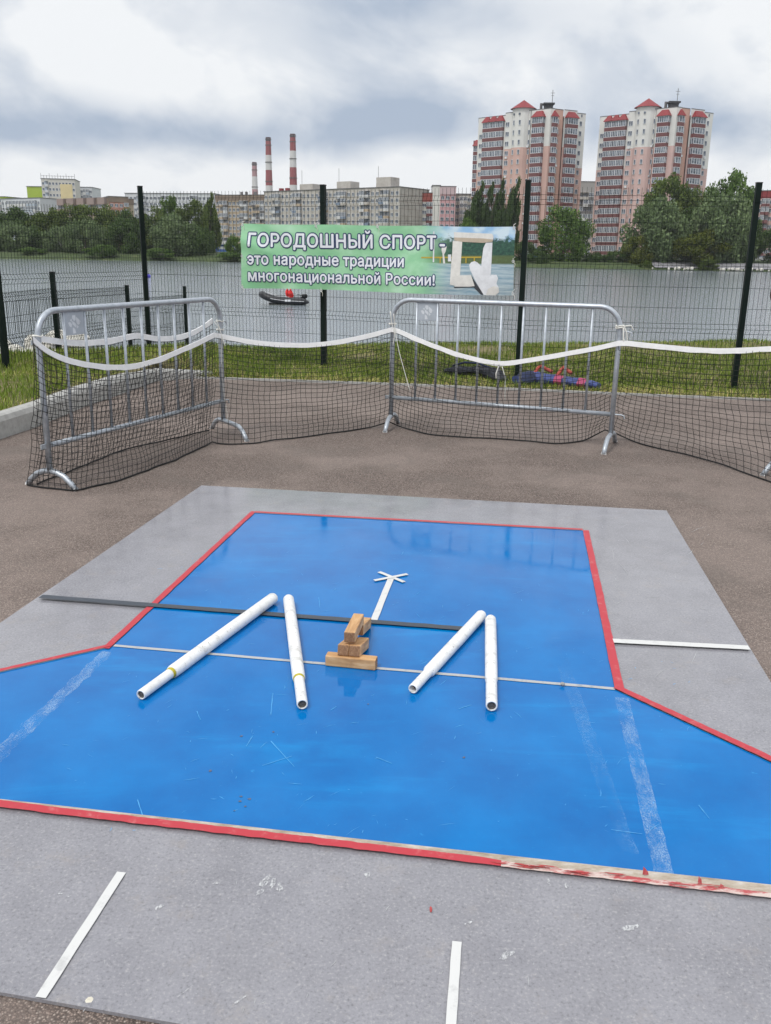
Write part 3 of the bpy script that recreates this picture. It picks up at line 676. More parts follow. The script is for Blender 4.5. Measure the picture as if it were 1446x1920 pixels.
sn_ = make_net('long black net with white top band strung along the front of the barriers', [(top1, bot1), (top2, bot2), (top3, bot3), (top4, bot4), (top5, bot5)], 22, .09, 3, B1b)
btop = tp(B1a, B1b, [(63, 630), (85, 632), (110, 637), (150, 640), (190, 638), (225, 633), (252, 625), (262, 625), (290, 632), (320, 632), (345, 628), (375, 615), (398, 598)], -.055)
tB = (B1b-B1a).normalized(); nB = Vector((-tB.y, tB.x, 0))
bbot = [B1a+nB*.12+Vector((0, 0, .01)), B1a.lerp(B1b, .5)+nB*.30+Vector((0, 0, .01)), B1b+nB*.15+Vector((0, 0, .01))]
make_net('shorter black net with white top band hung behind the left barrier', [(btop, bbot)], 22, -.02, 8, B1a.lerp(B1b, .5)+nB*.1)
# tie cords on the net
def cord(pts, r=.0035, par=sn_):
    m = MB(); m.tube(smooth(path_interp(pts, 14), 1), r, 6); m.build('tie_cord', CORD, par, True)
def loop_knot(P, rad=.03):
    m = MB(); P = Vector(P); m.tube([P+Vector((math.cos(a)*rad, math.sin(a)*rad, .004*math.sin(3*a))) for a in [2*math.pi*k/16 for k in range(16)]], .005, 6, closed=True); m.build('tie_loop', CORD, sn_, True)
k1 = top2[0]; k2 = top3[0]; k3 = top4[0]; k4 = top3[5]
Z1 = Vector((0, 0, 1))
loop_knot(B1b+Z1*(k1.z+.03)); loop_knot(B1b+Z1*(k1.z+.10)); cord([k1+Vector((.02, -.03, .12)), k1+Vector((.05, -.05, .03)), k1+Vector((.09, -.06, -.10))]); cord([k1+Vector((.0, -.03, .1)), k1+Vector((.07, -.05, .02)), k1+Vector((.05, -.05, -.2)), k1+Vector((.06, -.04, -.5)), k1+Vector((.10, -.06, -.78))], .0028)
loop_knot(B2a+Z1*(k2.z+.03)); cord([k2+Vector((0, -.02, .12)), k2+Vector((.01, -.03, .0)), k2+Vector((.05, -.04, -.2)), pl(B2a, B2b, 769, 733)+Vector((0, -.06, 0))], .0032); cord([k2+Vector((-.03, -.02, .14)), k2+Vector((-.015, -.03, .03)), k2+Vector((.012, -.03, -.05)), k2+Vector((.0, -.03, -.15))])
loop_knot(B2b+Z1*(k3.z+.10), .034); loop_knot(B2b+Z1*(k3.z+.115), .032); cord([B2b+Vector((.02, -.03, k3.z+.10)), k3+Vector((.02, -.02, .0))], .005); cord([B2b+Vector((.03, -.02, k3.z+.11)), B2b+Vector((.05, -.03, k3.z+.06)), B2b+Vector((.06, -.03, k3.z+.0))], .005); cord([B2b+Vector((.0, -.03, k3.z+.11)), B2b+Vector((.09, .0, k3.z+.12)), B2b+Vector((.11, .0, k3.z+.08))], .005)
cord([k4+Vector((-.01, -.02, -.03)), k4+Vector((-.03, -.03, -.09)), k4+Vector((-.025, -.02, -.13))], .005); cord([k4+Vector((.02, -.02, -.03)), k4+Vector((.05, -.03, -.12)), k4+Vector((.06, -.02, -.32))], .004)
loop_knot(B1a+Z1*(top1[0].z+.0), .03)

# ------------------------------------------------------------------ welded mesh fences
def wire_panel(name, A, B, zA, zB, beams, singles, ztop, zbot, parent, pitch=.052, r=.0023, toward=1):
    """panel from A to B; heights given relative to base z; wires as one part"""
    A = Vector(A); B = Vector(B); t = (B-A); L = t.length; t.normalize(); nl = Vector((t.y, -t.x, 0))*toward; n = int(L/pitch); lines = []
    zs = [zbot]; 
    for b in sorted(beams): zs += [b-.055, b, b+.055]
    zs += [ztop]
    def off(z):
        for b in beams:
            if abs(z-b) < .01: return .035
        return 0
    for k in range(n+1):
        p = A+t*(L*k/n); zz_ = lerp(zA, zB, k/n); lines.append([p+nl*off(z)+Vector((0, 0, zz_+z)) for z in zs])
    for z in zs[1:-1]+list(singles):
        lines.append([A+nl*(off(z)+.004)+Vector((0, 0, zA+z)), A.lerp(B, .5)+nl*(off(z)+.004)+Vector((0, 0, lerp(zA, zB, .5)+z)), B+nl*(off(z)+.004)+Vector((0, 0, zB+z))])
    return threads_mesh(lines, r, name, DGRN, parent, 4)
def post(par, P, z0, z1, sx_=.062, sy_=.062, X=(1, 0, 0)):
    X = Vector(X); Y = Vector((-X.y, X.x, 0)); m = MB(); m.box((P[0], P[1], (z0+z1)/2), (sx_, sy_, z1-z0), X=X, Y=Y); o = m.build('post', DGRN, par)
    m = MB(); m.box((P[0], P[1], z1+.006), (sx_+.006, sy_+.006, .012), X=X, Y=Y); m.build('post_cap', mm('black_plastic', (.012, .012, .013), .5), o)
FP = [Vector(p) for p in ((-5.5, 7.85, 0), (-4.48, 10.51, 0), (-3.5, 13.2, 0), (-.885, 12.39, 0), (1.61, 11.10, 0), (4.24, 10.93, 0), (6.9, 10.7, 0))]
FH = 2.375
fence = thing('mesh_fence', 'tall dark green welded mesh fence with steel posts along the grass verge', 'fence', FP[3])
for i, p in enumerate(FP):
    t = (FP[min(i+1, 6)]-FP[max(i-1, 0)]).normalized(); t.z = 0; post(fence, p, ground_z(p.x, p.y)-.15, FH if i > 1 else FH-.25, X=t)
for i in range(6):
    dz = -.27 if i < 2 else 0
    wire_panel('mesh_panel', FP[i], FP[i+1], dz, dz, (2.17, 1.45, .72, .12), (1.93, 1.69, 1.20, .96, .46, .30), FH-.06, .03, fence, pitch=.052)
LP = [(-4.95, 10.4), (-4.83, 13.2), (-4.6, 16.1), (-4.28, 19.2)]
low = thing('mesh_fence', 'lower dark green mesh fence stepping down the bank to the water at left', 'fence', (*LP[1], 0))
for (x, y), zt in zip(LP[1:], (1.20, .92, .80)): post(low, (x, y), -1.9, zt, X=(0, 1, 0))
for i, (za, zb) in enumerate(((.99, .99), (.95, .91), (.70, .64))):
    wire_panel('mesh_panel', (*LP[i], 0), (*LP[i+1], 0), za-2.0, zb-2.0, (1.93, 1.4, .9, .4), (1.68, 1.15, .65, .2), 2.0, .03, low, pitch=.052, r=.0033, toward=-1)

# ------------------------------------------------------------------ banner on the fence
BTL, BTR = pl(FP[2], FP[3], 453, 419), pl(FP[3], FP[4], 967, 425)
BBL = pl(FP[2], FP[3], 454, 541); BBR = pl(FP[3], FP[4], 962, 554)
bt = BTR-BTL; bt.z = 0; bt.normalize(); bnn = Vector((bt.y, -bt.x, 0)); BOFF = .06
bP, bQ = BTL+bnn*BOFF, BTR+bnn*BOFF
BU, BV = (BTR-BTL), (BBL-BTL)
def wrinkle(u, v):
    return .016*math.sin(7*u+2.5*v)*(.4+v) + .014*mnoise.noise(Vector((u*9, v*2.2, 4))) + .022*max(0, 1-abs(v-.25-1.6*u)*7)*max(0, 1-u*4) + .012*max(0, 1-abs(v-1.0+1.3*(u-.25))*6)*max(0, 1-abs(u-.3)*5) - .02*math.exp(-((v-1)/.12)**2)*math.sin(u*14)**2
def buv(P): 
    d = P-bP; return d.dot(bt)/BU.dot(bt), -d.z/.85
def bpt(px, py, h=0.0):
    P = pl(bP, bQ, px, py); u, v = buv(P); return P+bnn*(wrinkle(u, v)+h)
banner = thing('banner', 'green and blue printed banner with white lettering tied on the tall mesh fence', 'banner', BTL)
NU, NV = 96, 24
def edge(px0, py0, px1, py1, sag, f): return (lerp(px0, px1, f), lerp(py0, py1, f)+sag*math.sin(math.pi*f))
Vb = []; UVb = []
for j in range(NV+1):
    for i in range(NU+1):
        f = i/NU; g = j/NV
        tx, ty = lerp(453, 967, f), lerp(419, 425, f) + 1.2*abs(math.sin(f*math.pi*3)); bx, by = lerp(454, 962, f), lerp(540.5, 554, f)-1.5*math.sin(math.pi*f*2)
        Vb.append(bpt(lerp(tx, bx, g), lerp(ty, by, g))); UVb.append((f, 1-g))
me = bpy.data.meshes.new('printed_sheet'); fs = [(j*(NU+1)+i, (j+1)*(NU+1)+i, (j+1)*(NU+1)+i+1, j*(NU+1)+i+1) for j in range(NV) for i in range(NU)]
me.from_pydata([tuple(p-BTL) for p in Vb], [], fs); uvl = me.uv_layers.new(name='UVMap')
for lp in me.loops: uvl.data[lp.index].uv = UVb[lp.vertex_index]
me.polygons.foreach_set('use_smooth', [True]*len(fs))
def m_banner():
    n = NT('banner_print'); sp = n.t.nodes.new('ShaderNodeSeparateXYZ'); n.link(n.tc.outputs['UV'], sp.inputs[0]); u, v = sp.outputs[0], sp.outputs[1]
    un = n.math('ADD', u, n.math('MULTIPLY', n.math('SUBTRACT', n.noise(9, 3, coord='UV'), .5), .04))
    gn = n.noise(3.2, 3, .5, coord='UV', stretch=(3, 1, 1), dist=.5)
    green = n.ramp(gn, [(.3, (.22, .52, .29, 1)), (.52, (.31, .62, .37, 1)), (.72, (.48, .76, .55, 1))])
    tn = n.noise(16, 5, .7, coord='UV', stretch=(3.5, 1, 1)); tv = n.math('ADD', v, n.math('MULTIPLY', n.math('SUBTRACT', tn, .5), .34))
    sky_ = n.mix(n.rng(n.noise(5, 3, coord='UV', stretch=(3, 1, 1)), .4, .65), (.30, .52, .78, 1), (.62, .76, .86, 1))
    trees = n.ramp(n.noise(24, 4, .7, coord='UV', stretch=(3.5, 1, 1)), [(.3, (.012, .04, .035, 1)), (.6, (.035, .11, .075, 1)), (.75, (.10, .22, .13, 1))])
    c = n.mix(n.rng(tv, .78, .86), trees, sky_)
    c = n.mix(n.rng(v, .60, .56), c, n.mix(.6, (.20, .22, .05, 1), trees)); wat = n.ramp(n.noise(9, 4, .7, coord='UV', stretch=(1, 3, 1)), [(.35, (.20, .33, .43, 1)), (.65, (.52, .62, .66, 1))])
    c = n.mix(n.rng(v, .47, .44), c, wat)
    n.base(n.mix(n.rng(un, .64, .78), green, c)); n.rough(.42); return n.m
me.materials.append(m_banner()); bo = bpy.data.objects.new('printed_sheet', me); COL.objects.link(bo); bo.parent = banner
def tess(V, F, lim, rounds=4):
    import bmesh
    bm = bmesh.new(); vs_ = [bm.verts.new(v) for v in V]
    for f in F:
        try: bm.faces.new([vs_[i] for i in f])
        except ValueError: pass
    bmesh.ops.triangulate(bm, faces=bm.faces[:])
    for _ in range(rounds):
        ee = [e for e in bm.edges if e.calc_length() > lim]
        if not ee: break
        bmesh.ops.subdivide_edges(bm, edges=ee, cuts=1); bmesh.ops.triangulate(bm, faces=[f for f in bm.faces if len(f.verts) > 3])
    bm.verts.index_update(); out = [v.co.copy() for v in bm.verts], [tuple(v.index for v in f.verts) for f in bm.faces]; bm.free(); return out
def bpoly(name, ppx, mt, h, par=None):
    V, F = tess([Vector((x, y, 0)) for x, y in ppx][::-1], [tuple(range(len(ppx)))], 5.0, 6); m = MB(); m.v = [tuple(bpt(v.x, v.y, h)) for v in V]; m.f = F; m.mi = [0]*len(F); return m.build(name, mt, par or bo)
PRT = {k: mm('print_'+k, c, .45, var=.1, scale=14) for k, c in dict(cream=(.74, .73, .70), shade=(.50, .42, .33), dark=(.045, .05, .06), yellow=(.50, .36, .04), white=(.74, .76, .80), blue=(.04, .14, .45)).items()}
cx = lambda x, y: (790+x/7.61, 410+y/7.61)
def bp_(name, pts, c, h): return bpoly(name, [cx(*p) for p in pts], PRT[c], h)
bp_('printed_railing', [(0, 545), (860, 540), (860, 560), (0, 565)], 'yellow', .002); 
for x in (265, 635, 755): bp_('printed_railing', [(x, 545), (x+16, 545), (x+16, 635), (x, 635)], 'yellow', .0025)
bp_('printed_pole', [(172, 180), (188, 180), (186, 620), (166, 620)], 'white', .0022)
bp_('printed_log', [(465, 190), (1015, 215), (1035, 250), (1030, 300), (890, 285), (470, 270)], 'cream', .004); bp_('printed_log_shade', [(470, 268), (890, 283), (1030, 298), (1020, 330), (880, 345), (585, 330), (470, 310)], 'shade', .0045)
bp_('printed_log', [(450, 318), (585, 320), (578, 480), (560, 800), (500, 960), (415, 940), (430, 650), (445, 480)], 'cream', .003); bp_('printed_log', [(385, 512), (430, 510), (430, 610), (385, 610)], 'white', .0035)
bp_('printed_log', [(925, 345), (1020, 340), (1010, 600), (1000, 800), (860, 760), (870, 600), (890, 420)], 'white', .003)
bp_('printed_log', [(470, 810), (720, 805), (770, 960), (700, 970), (480, 970)], 'cream', .0037); bp_('printed_shadow', [(470, 968), (760, 965), (890, 1085), (860, 1085), (755, 980), (475, 988)], 'dark', .0034); bp_('printed_shadow', [(720, 800), (760, 870), (900, 1085), (870, 1085), (765, 965)], 'dark', .0036)
bp_('printed_log', [(1000, 800), (1080, 800), (1105, 850), (1080, 925), (1020, 900)], 'white', .0041)
bp_('printed_log', [(690, 660), (720, 620), (770, 605), (810, 625), (1040, 850), (1110, 980), (1115, 1050), (1060, 1095), (900, 1090), (800, 920), (705, 730)], 'white', .0050)
bp_('printed_log_end', [(960, 1000), (1050, 960), (1110, 985), (1110, 1050), (1060, 1092), (930, 1090)], 'cream', .0056)
bp_('printed_figure', [(295, 400), (330, 375), (365, 400), (350, 470), (330, 510), (345, 640), (315, 640), (305, 500), (290, 450)], 'cream', .0028)
def text_contours(s, spacing=1.04):
    cu = bpy.data.curves.new('t', 'FONT'); cu.body = s; cu.size = 1; cu.resolution_u = 4; cu.space_character = spacing
    ob = bpy.data.objects.new('t', cu); COL.objects.link(ob); dg = bpy.context.evaluated_depsgraph_get(); c2 = ob.evaluated_get(dg).to_curve(dg); out = []
    for sp in c2.splines:
        if sp.type == 'BEZIER':
            P = []; bp2 = sp.bezier_points; n = len(bp2)
            for k in range(n):
                a, b = bp2[k], bp2[(k+1) % n]; h1, h2 = a.handle_right, b.handle_left
                str_ = ((h1-a.co).cross(b.co-a.co)).length < 1e-5 and ((h2-a.co).cross(b.co-a.co)).length < 1e-5
                for t in ((0,) if str_ else (0, .25, .5, .75)): P.append(a.co*(1-t)**3+h1*(3*t*(1-t)**2)+h2*(3*t*t*(1-t))+b.co*t**3)
        else: P = [Vector(p.co[:3]) for p in sp.points]
        Q = [p for k, p in enumerate(P) if (p-P[k-1]).length > 1e-4]
        if len(Q) > 2: out.append(Q)
    bpy.data.objects.remove(ob); bpy.data.curves.remove(cu); return out
def text_mesh(s, off, spacing=1.04, st=.0125):
    """lettering as flat print: contours filled by winding number on a fine grid, grown by off, written as small quads"""
    C = text_contours(s, spacing); x0 = min(p.x for c in C for p in c)-.15; x1 = max(p.x for c in C for p in c)+.15; y0 = min(p.y for c in C for p in c)-.15; y1 = max(p.y for c in C for p in c)+.15
    nx, ny = int((x1-x0)/st)+1, int((y1-y0)/st)+1; W = np.zeros((ny, nx+1), int); yc = y0+(np.arange(ny)+.5)*st
    for c in C:
        for k in range(len(c)):
            a, b = c[k-1], c[k]
            if a.y == b.y: continue
            lo, hi, sgn = (a, b, 1) if a.y < b.y else (b, a, -1); r = np.where((yc >= lo.y) & (yc < hi.y))[0]
            for q in r: W[q, max(0, min(nx, int(round((lo.x+(hi.x-lo.x)*(yc[q]-lo.y)/(hi.y-lo.y)-x0)/st))))] += sgn
    m_ = np.cumsum(W, 1)[:, :nx] != 0; n = int(round(off/st)); o_ = m_.copy()
    for dy in range(-n, n+1):
        for dx in range(-n, n+1):
            if dx*dx+dy*dy <= n*n+.5: o_ |= np.roll(np.roll(m_, dy, 0), dx, 1)
    V, F = [], []
    for q in range(ny):
        row = o_[q]; e = np.flatnonzero(np.diff(np.concatenate([[0], row.astype(int), [0]])))
        for a, b in zip(e[::2], e[1::2]):
            while a < b:
                c = min(b, a+7); k = len(V); xa, xb, ya, yb = x0+a*st, x0+c*st, y0+q*st, y0+(q+1)*st; V += [Vector((xa, ya, 0)), Vector((xb, ya, 0)), Vector((xb, yb, 0)), Vector((xa, yb, 0))]; F.append((k, k+1, k+2, k+3)); a = c
    return V, F
LWH = mm('lettering_white', (.80, .83, .90), .45, var=.04); LBL = mm('lettering_navy', (.018, .035, .13), .45)
capV, _ = text_mesh('П', 0); CAP = max(v.y for v in capV); xV, _ = text_mesh('п', 0); XH = max(v.y for v in xV)
def line(s, x0, y0, x1, y1, hpx, ref, spacing=1.04):
    base, _ = text_mesh(s, 0, spacing); mn = min(v.x for v in base); mxv = max(v.x for v in base)
    for name, off, h, mt in (('lettering_outline', .0875, .004, LBL), ('lettering', .025, .0065, LWH)):
        V, F = text_mesh(s, off, spacing); m = MB(); P = []
        for v in V:
            f = (v.x-mn)/(mxv-mn); P.append(bpt(lerp(x0, x1, f), lerp(y0, y1, f)-v.y/ref*hpx, h))
        m.v = [tuple(p) for p in P]; m.f = F; m.mi = [0]*len(F); m.build(name, mt, bo)
line('ГОРОДОШНЫЙ СПОРТ', 468, 461.5, 817.5, 467, 24.5, CAP); line('-', 825.5, 467, 834, 467.2, 24.5, CAP)
line('это народные традиции', 466, 495, 757, 500.5, 15.5, XH); line('многонациональной России!', 467, 526, 816, 535, 15, XH)
for px, py in ((455, 421), (593, 424), (708, 425), (964, 427), (456, 538), (961, 551), (600, 545), (455, 480), (963, 490)):
    P = bpt(px, py, .004); m = MB(); m.tube([P+bt*(math.cos(a)*.014)+Z1*(math.sin(a)*.014) for a in [2*math.pi*k/10 for k in range(10)]], .004, 6, closed=True); m.build('eyelet', mm('bare_bright_steel', (.62, .65, .69), .5), bo)
    m = MB(); m.tube([P, P+bnn*.01+Vector((0, 0, .03)), P-bnn*.07+Vector((0, 0, .05))], .004, 5); m.tube([P+bnn*.008, P+bnn*.012+bt*.03-Z1*.03, P+bnn*.01+bt*.025-Z1*.07], .003, 5); m.build('tie_cord', CORD, banner)

# ------------------------------------------------------------------ bags on the verge
def bag(name, label, pts, rad, mt, flat=.62, extra=()):
    P = [at(x, y, 0) for x, y in pts]; P = [Vector((p.x, p.y, ground_z(p.x, p.y)+.02)) for p in P]; Q = smooth(path_interp(P, 22), 2); n = 14; m = MB(); T = thing(name, label, 'bag', P[len(P)//2], 'sports bags lying on the grass verge')
    rings = []
    for k, p in enumerate(Q):
        t = (Q[min(k+1, 22)]-Q[max(k-1, 0)]).normalized(); sd_ = t.cross(Z1).normalized(); up = sd_.cross(t); rr = float(np.interp(k/22, np.linspace(0, 1, len(rad)), rad)); rings.append([])
        for j in range(n):
            a = 2*math.pi*j/n; w_ = rr*(1+.22*mnoise.noise(Vector((k*.6, math.cos(a)*1.2, math.sin(a)*1.2+len(label)))))
            rings[-1].append(p+sd_*(math.cos(a)*w_*1.1)+up*((math.sin(a)*.9+.75)*w_*flat))
    for k in range(22):
        for j in range(n): m.face([rings[k][j], rings[k][(j+1) % n], rings[k+1][(j+1) % n], rings[k+1][j]])
    m.face(rings[0][::-1]); m.face(rings[-1]); m.build('bag_body', mt, T, True); return T, Q, rings
NAVY = mm('navy_fabric', (.012, .020, .06), .8, var=.35, scale=14, bump=.4); BLKF = mm('black_fabric', (.010, .012, .020), .8, var=.4, scale=14, bump=.4); BLUF = mm('blue_fabric', (.045, .065, .20), .75, var=.3, scale=14, bump=.4); REDF = mm('red_strap', (.34, .06, .04), .7, var=.2); PNK = mm('pink_print', (.33, .05, .12), .7, var=.2)
T1, Q1, r1_ = bag('bat_bag', 'crumpled black and navy bag lying on the grass left of the fence post', [(838, 703), (862, 708), (890, 706), (915, 711), (945, 722)], [.05, .11, .09, .12, .13, .10, .05], BLKF)
m = MB(); m.tube(smooth([Q1[2]+Z1*.1, Q1[6]+Z1*.17+Vector((0, .1, 0)), Q1[10]+Z1*.16, Q1[14]+Z1*.12], 1), .014, 6); m.build('carry_strap', NAVY, T1, True)
T2, Q2, r2_ = bag('bat_bag', 'long blue bag with red straps and pink patches lying on the grass', [(968, 724), (1000, 722), (1040, 725), (1085, 729), (1122, 733)], [.09, .13, .115, .10, .09, .085, .06], BLUF, .66)
m = MB()
for k in range(0, 5):
    for j in range(14): m.face([r2_[k][j]+(r2_[k][j]-Q2[k]-Z1*.08)*.05, r2_[k][(j+1) % 14]+(r2_[k][(j+1) % 14]-Q2[k]-Z1*.08)*.05, r2_[k+1][(j+1) % 14]+(r2_[k+1][(j+1) % 14]-Q2[k+1]-Z1*.08)*.05, r2_[k+1][j]+(r2_[k+1][j]-Q2[k+1]-Z1*.08)*.05])
m.build('dark_flap', NAVY, T2, True)
for (a, b) in ((11, 13), (17, 19)):
    m = MB()
    for k in range(a, b):
        for j in range(14): m.face([r2_[k][j]+(r2_[k][j]-Q2[k]-Z1*.07)*.06, r2_[k][(j+1) % 14]+(r2_[k][(j+1) % 14]-Q2[k]-Z1*.07)*.06, r2_[k+1][(j+1) % 14]+(r2_[k+1][(j+1) % 14]-Q2[k+1]-Z1*.07)*.06, r2_[k+1][j]+(r2_[k+1][j]-Q2[k+1]-Z1*.07)*.06])
    m.build('pink_patch', PNK, T2, True)
for a, b in ((5, 10), (11, 15)):
    m = MB(); m.tube(path_interp(smooth([Q2[a]+Z1*.10, Q2[(a+b)//2]+Vector((.0, .12, .20)), Q2[b]+Vector((0, .05, .14))], 0), 8), .022, 6); m.build('red_strap', REDF, T2, True)

# ------------------------------------------------------------------ boat, buoy
WL = -1.5
BOATP = at(533, 571, WL); BOAT = thing('inflatable_boat', 'dark grey inflatable motor boat floating on the lake below the banner', 'boat', BOATP)
by_ = R(187); fx = Vector((math.cos(by_), math.sin(by_)*1.0, 0)); fy = Vector((-fx.y, fx.x, 0))
bpz = lambda x, y, z: BOATP+fx*x+fy*y+Vector((0, 0, z))
TUBE = mm('dark_grey_rubber', (.020, .021, .025), .45); BLKP = mm('black_engine_plastic', (.012, .012, .014), .4)
path = [(-1.45, -.55, .16), (-1.15, -.56, .20), (0, -.57, .24), (.7, -.52, .33), (1.15, -.36, .50), (1.34, 0, .60), (1.15, .36, .50), (.7, .52, .33), (0, .57, .24), (-1.15, .56, .20), (-1.45, .55, .16)]
pp = path_interp([bpz(*p) for p in path], 40); rads = [.05, .12, .18] + [.205]*35 + [.18, .12, .05]
m = MB(); m.tube(smooth(pp, 2), rads, 14); hull = m.build('inflatable_tube', TUBE, BOAT, True)
for sg in (-1, 1):
    m = MB(); m.tube(path_interp([bpz(x, sg*(abs(y)+(.20 if x < 1 else .15)), z+.02) for x, y, z in path[1:5]], 14), .016, 6); m.build('white_rubbing_strip', WFR, BOAT, True)
m = MB(); m.box(bpz(-1.0, 0, .24), (.05, .95, .46), X=fx, Y=fy); m.build('transom', BLKP, BOAT)
m = MB(); m.box(bpz(-.1, 0, .06), (2.0, .9, .06), X=fx, Y=fy); m.build('floor_board', TUBE, BOAT)
m = MB(); m.box(bpz(-.35, 0, .40), (.26, 1.0, .04), X=fx, Y=fy); m.build('bench_seat', BLKP, BOAT)
m = MB(); m.box(bpz(-.2, .772, .27), (.34, .012, .12), X=fx, Y=fy); m.build('white_patch', WFR, BOAT)
m = MB(); m.box(bpz(-1.22, 0, .50), (.34, .26, .24), X=fx, Y=fy); ob_ = m.build('outboard_motor', BLKP, BOAT, bevel=.06)
m = MB(); m.box(bpz(-1.22, 0, .12), (.12, .10, .60), X=fx, Y=fy); m.box(bpz(-1.34, 0, -.05), (.30, .16, .02), X=fx, Y=fy); m.tube([bpz(-1.08, 0, .55), bpz(-.75, .05, .58)], .02, 6); m.build('drive_leg', BLKP, ob_)
m = MB(); m.tube(path_interp([bpz(1.1, -.4, .72), bpz(.5, -.56, .52), bpz(-.3, -.60, .46)], 8), .012, 5); m.tube(path_interp([bpz(1.1, .4, .72), bpz(.5, .56, .52), bpz(-.3, .60, .46)], 8), .012, 5); m.build('grab_line', WFR, BOAT)
# the red life jacket hunched on the seat
J = bpz(-.36, -.05, .42); jm = MB(); rings = []
for (z, a, b, sk) in ((0, .19, .14, 0), (.10, .23, .16, .01), (.22, .22, .15, .03), (.34, .20, .12, .05), (.41, .15, .09, .06)):
    rings.append([J+fx*(sk+math.cos(t)*a*(1+.14*math.sin(3*t+z*5)))+fy*(math.sin(t)*b*(1+.12*math.cos(2*t)))+Z1*(z+.02*math.cos(2*t)) for t in [2*math.pi*k/14 for k in range(14)]])
for k in range(4):
    for j in range(14): jm.face([rings[k][j], rings[k][(j+1) % 14], rings[k+1][(j+1) % 14], rings[k+1][j]])
jm.face(rings[0][::-1]); jm.face(rings[-1])
for sx_ in (-1, 1): jm.tube([J+fx*(.06+sx_*.09)+Z1*.38+fy*.07, J+fx*(.06+sx_*.10)+Z1*.50, J+fx*(.06+sx_*.09)+Z1*.38-fy*.07], [.05, .045, .05], 8)
LJ = thing('life_jacket', 'bright red life jacket standing on the seat of the inflatable boat', 'life jacket', J); jm.build('padded_body', mm('red_nylon', (.72, .02, .02), .6), LJ, True)
m = MB(); m.tube([J+fx*(math.cos(t)*.25)+fy*(math.sin(t)*.172)+Z1*.2 for t in [2*math.pi*k/16 for k in range(16)]], .012, 5, closed=True); m.build('black_strap', BLKP, LJ)
bq = at(279, 520.5, WL); BU_ = thing('buoy', 'small violet-blue buoy floating on the lake beside a fence post', 'buoy', bq)
m = MB(); m.tube([bq+Z1*z for z in (-.1, 0, .12, .26, .36, .40)], [.12, .20, .24, .22, .13, .05], 14); m.build('float_body', mm('violet_plastic', (.06, .05, .42), .4), BU_, True)
m = MB(); m.tube([bq+Z1*.38, bq+Z1*.50], .03, 8); m.build('top_ring', BLKP, BU_)

# ------------------------------------------------------------------ boulders on the left bank
LIME = NT('limestone'); LIME.base(LIME.ramp(LIME.noise(3.5, 6, .7), [(.3, (.34, .31, .25, 1)), (.5, (.58, .56, .50, 1)), (.75, (.74, .73, .69, 1))])); LIME.rough(.9); LIME.bump(LIME.noise(8, 5), .7, .05); LIME = LIME.m
def boulder(P, r, seed, sq=.7):
    import bmesh
    bm = bmesh.new(); bmesh.ops.create_icosphere(bm, subdivisions=3, radius=1); s_ = Vector((seed*3.1, seed*1.7, 0)); rr = random.Random(seed); ax = (rr.uniform(.8, 1.3), rr.uniform(.7, 1.1), sq)
    for v in bm.verts:
        c = mnoise.cell(v.co*1.3+s_) ; k = 1+.28*mnoise.noise(v.co*1.1+s_)+.12*mnoise.noise(v.co*2.9+s_)+.05*c; v.co = Vector((v.co.x*ax[0], v.co.y*ax[1], v.co.z*ax[2]))*(k*r)
    me_ = bpy.data.meshes.new('boulder'); bm.to_mesh(me_); bm.free(); me_.materials.append(LIME); o = bpy.data.objects.new('boulder', me_); COL.objects.link(o); o.location = P; o.rotation_euler.z = rr.uniform(0, 6)
    return tag(o, 'rough white limestone boulder heaped on the water edge behind the low fence at left', 'boulder', 'limestone boulders on the left bank')
rk = random.Random(5)
for k in range(26):
    px, py = rk.uniform(-30, 135), rk.uniform(640, 705); d = lerp(20.5, 15.2, (py-640)/65.)+rk.uniform(-.3, .3); P = fr(px, py, d)
    boulder((P.x, P.y, P.z-.06), rk.uniform(.22, .42), k+1, rk.uniform(.6, .85))

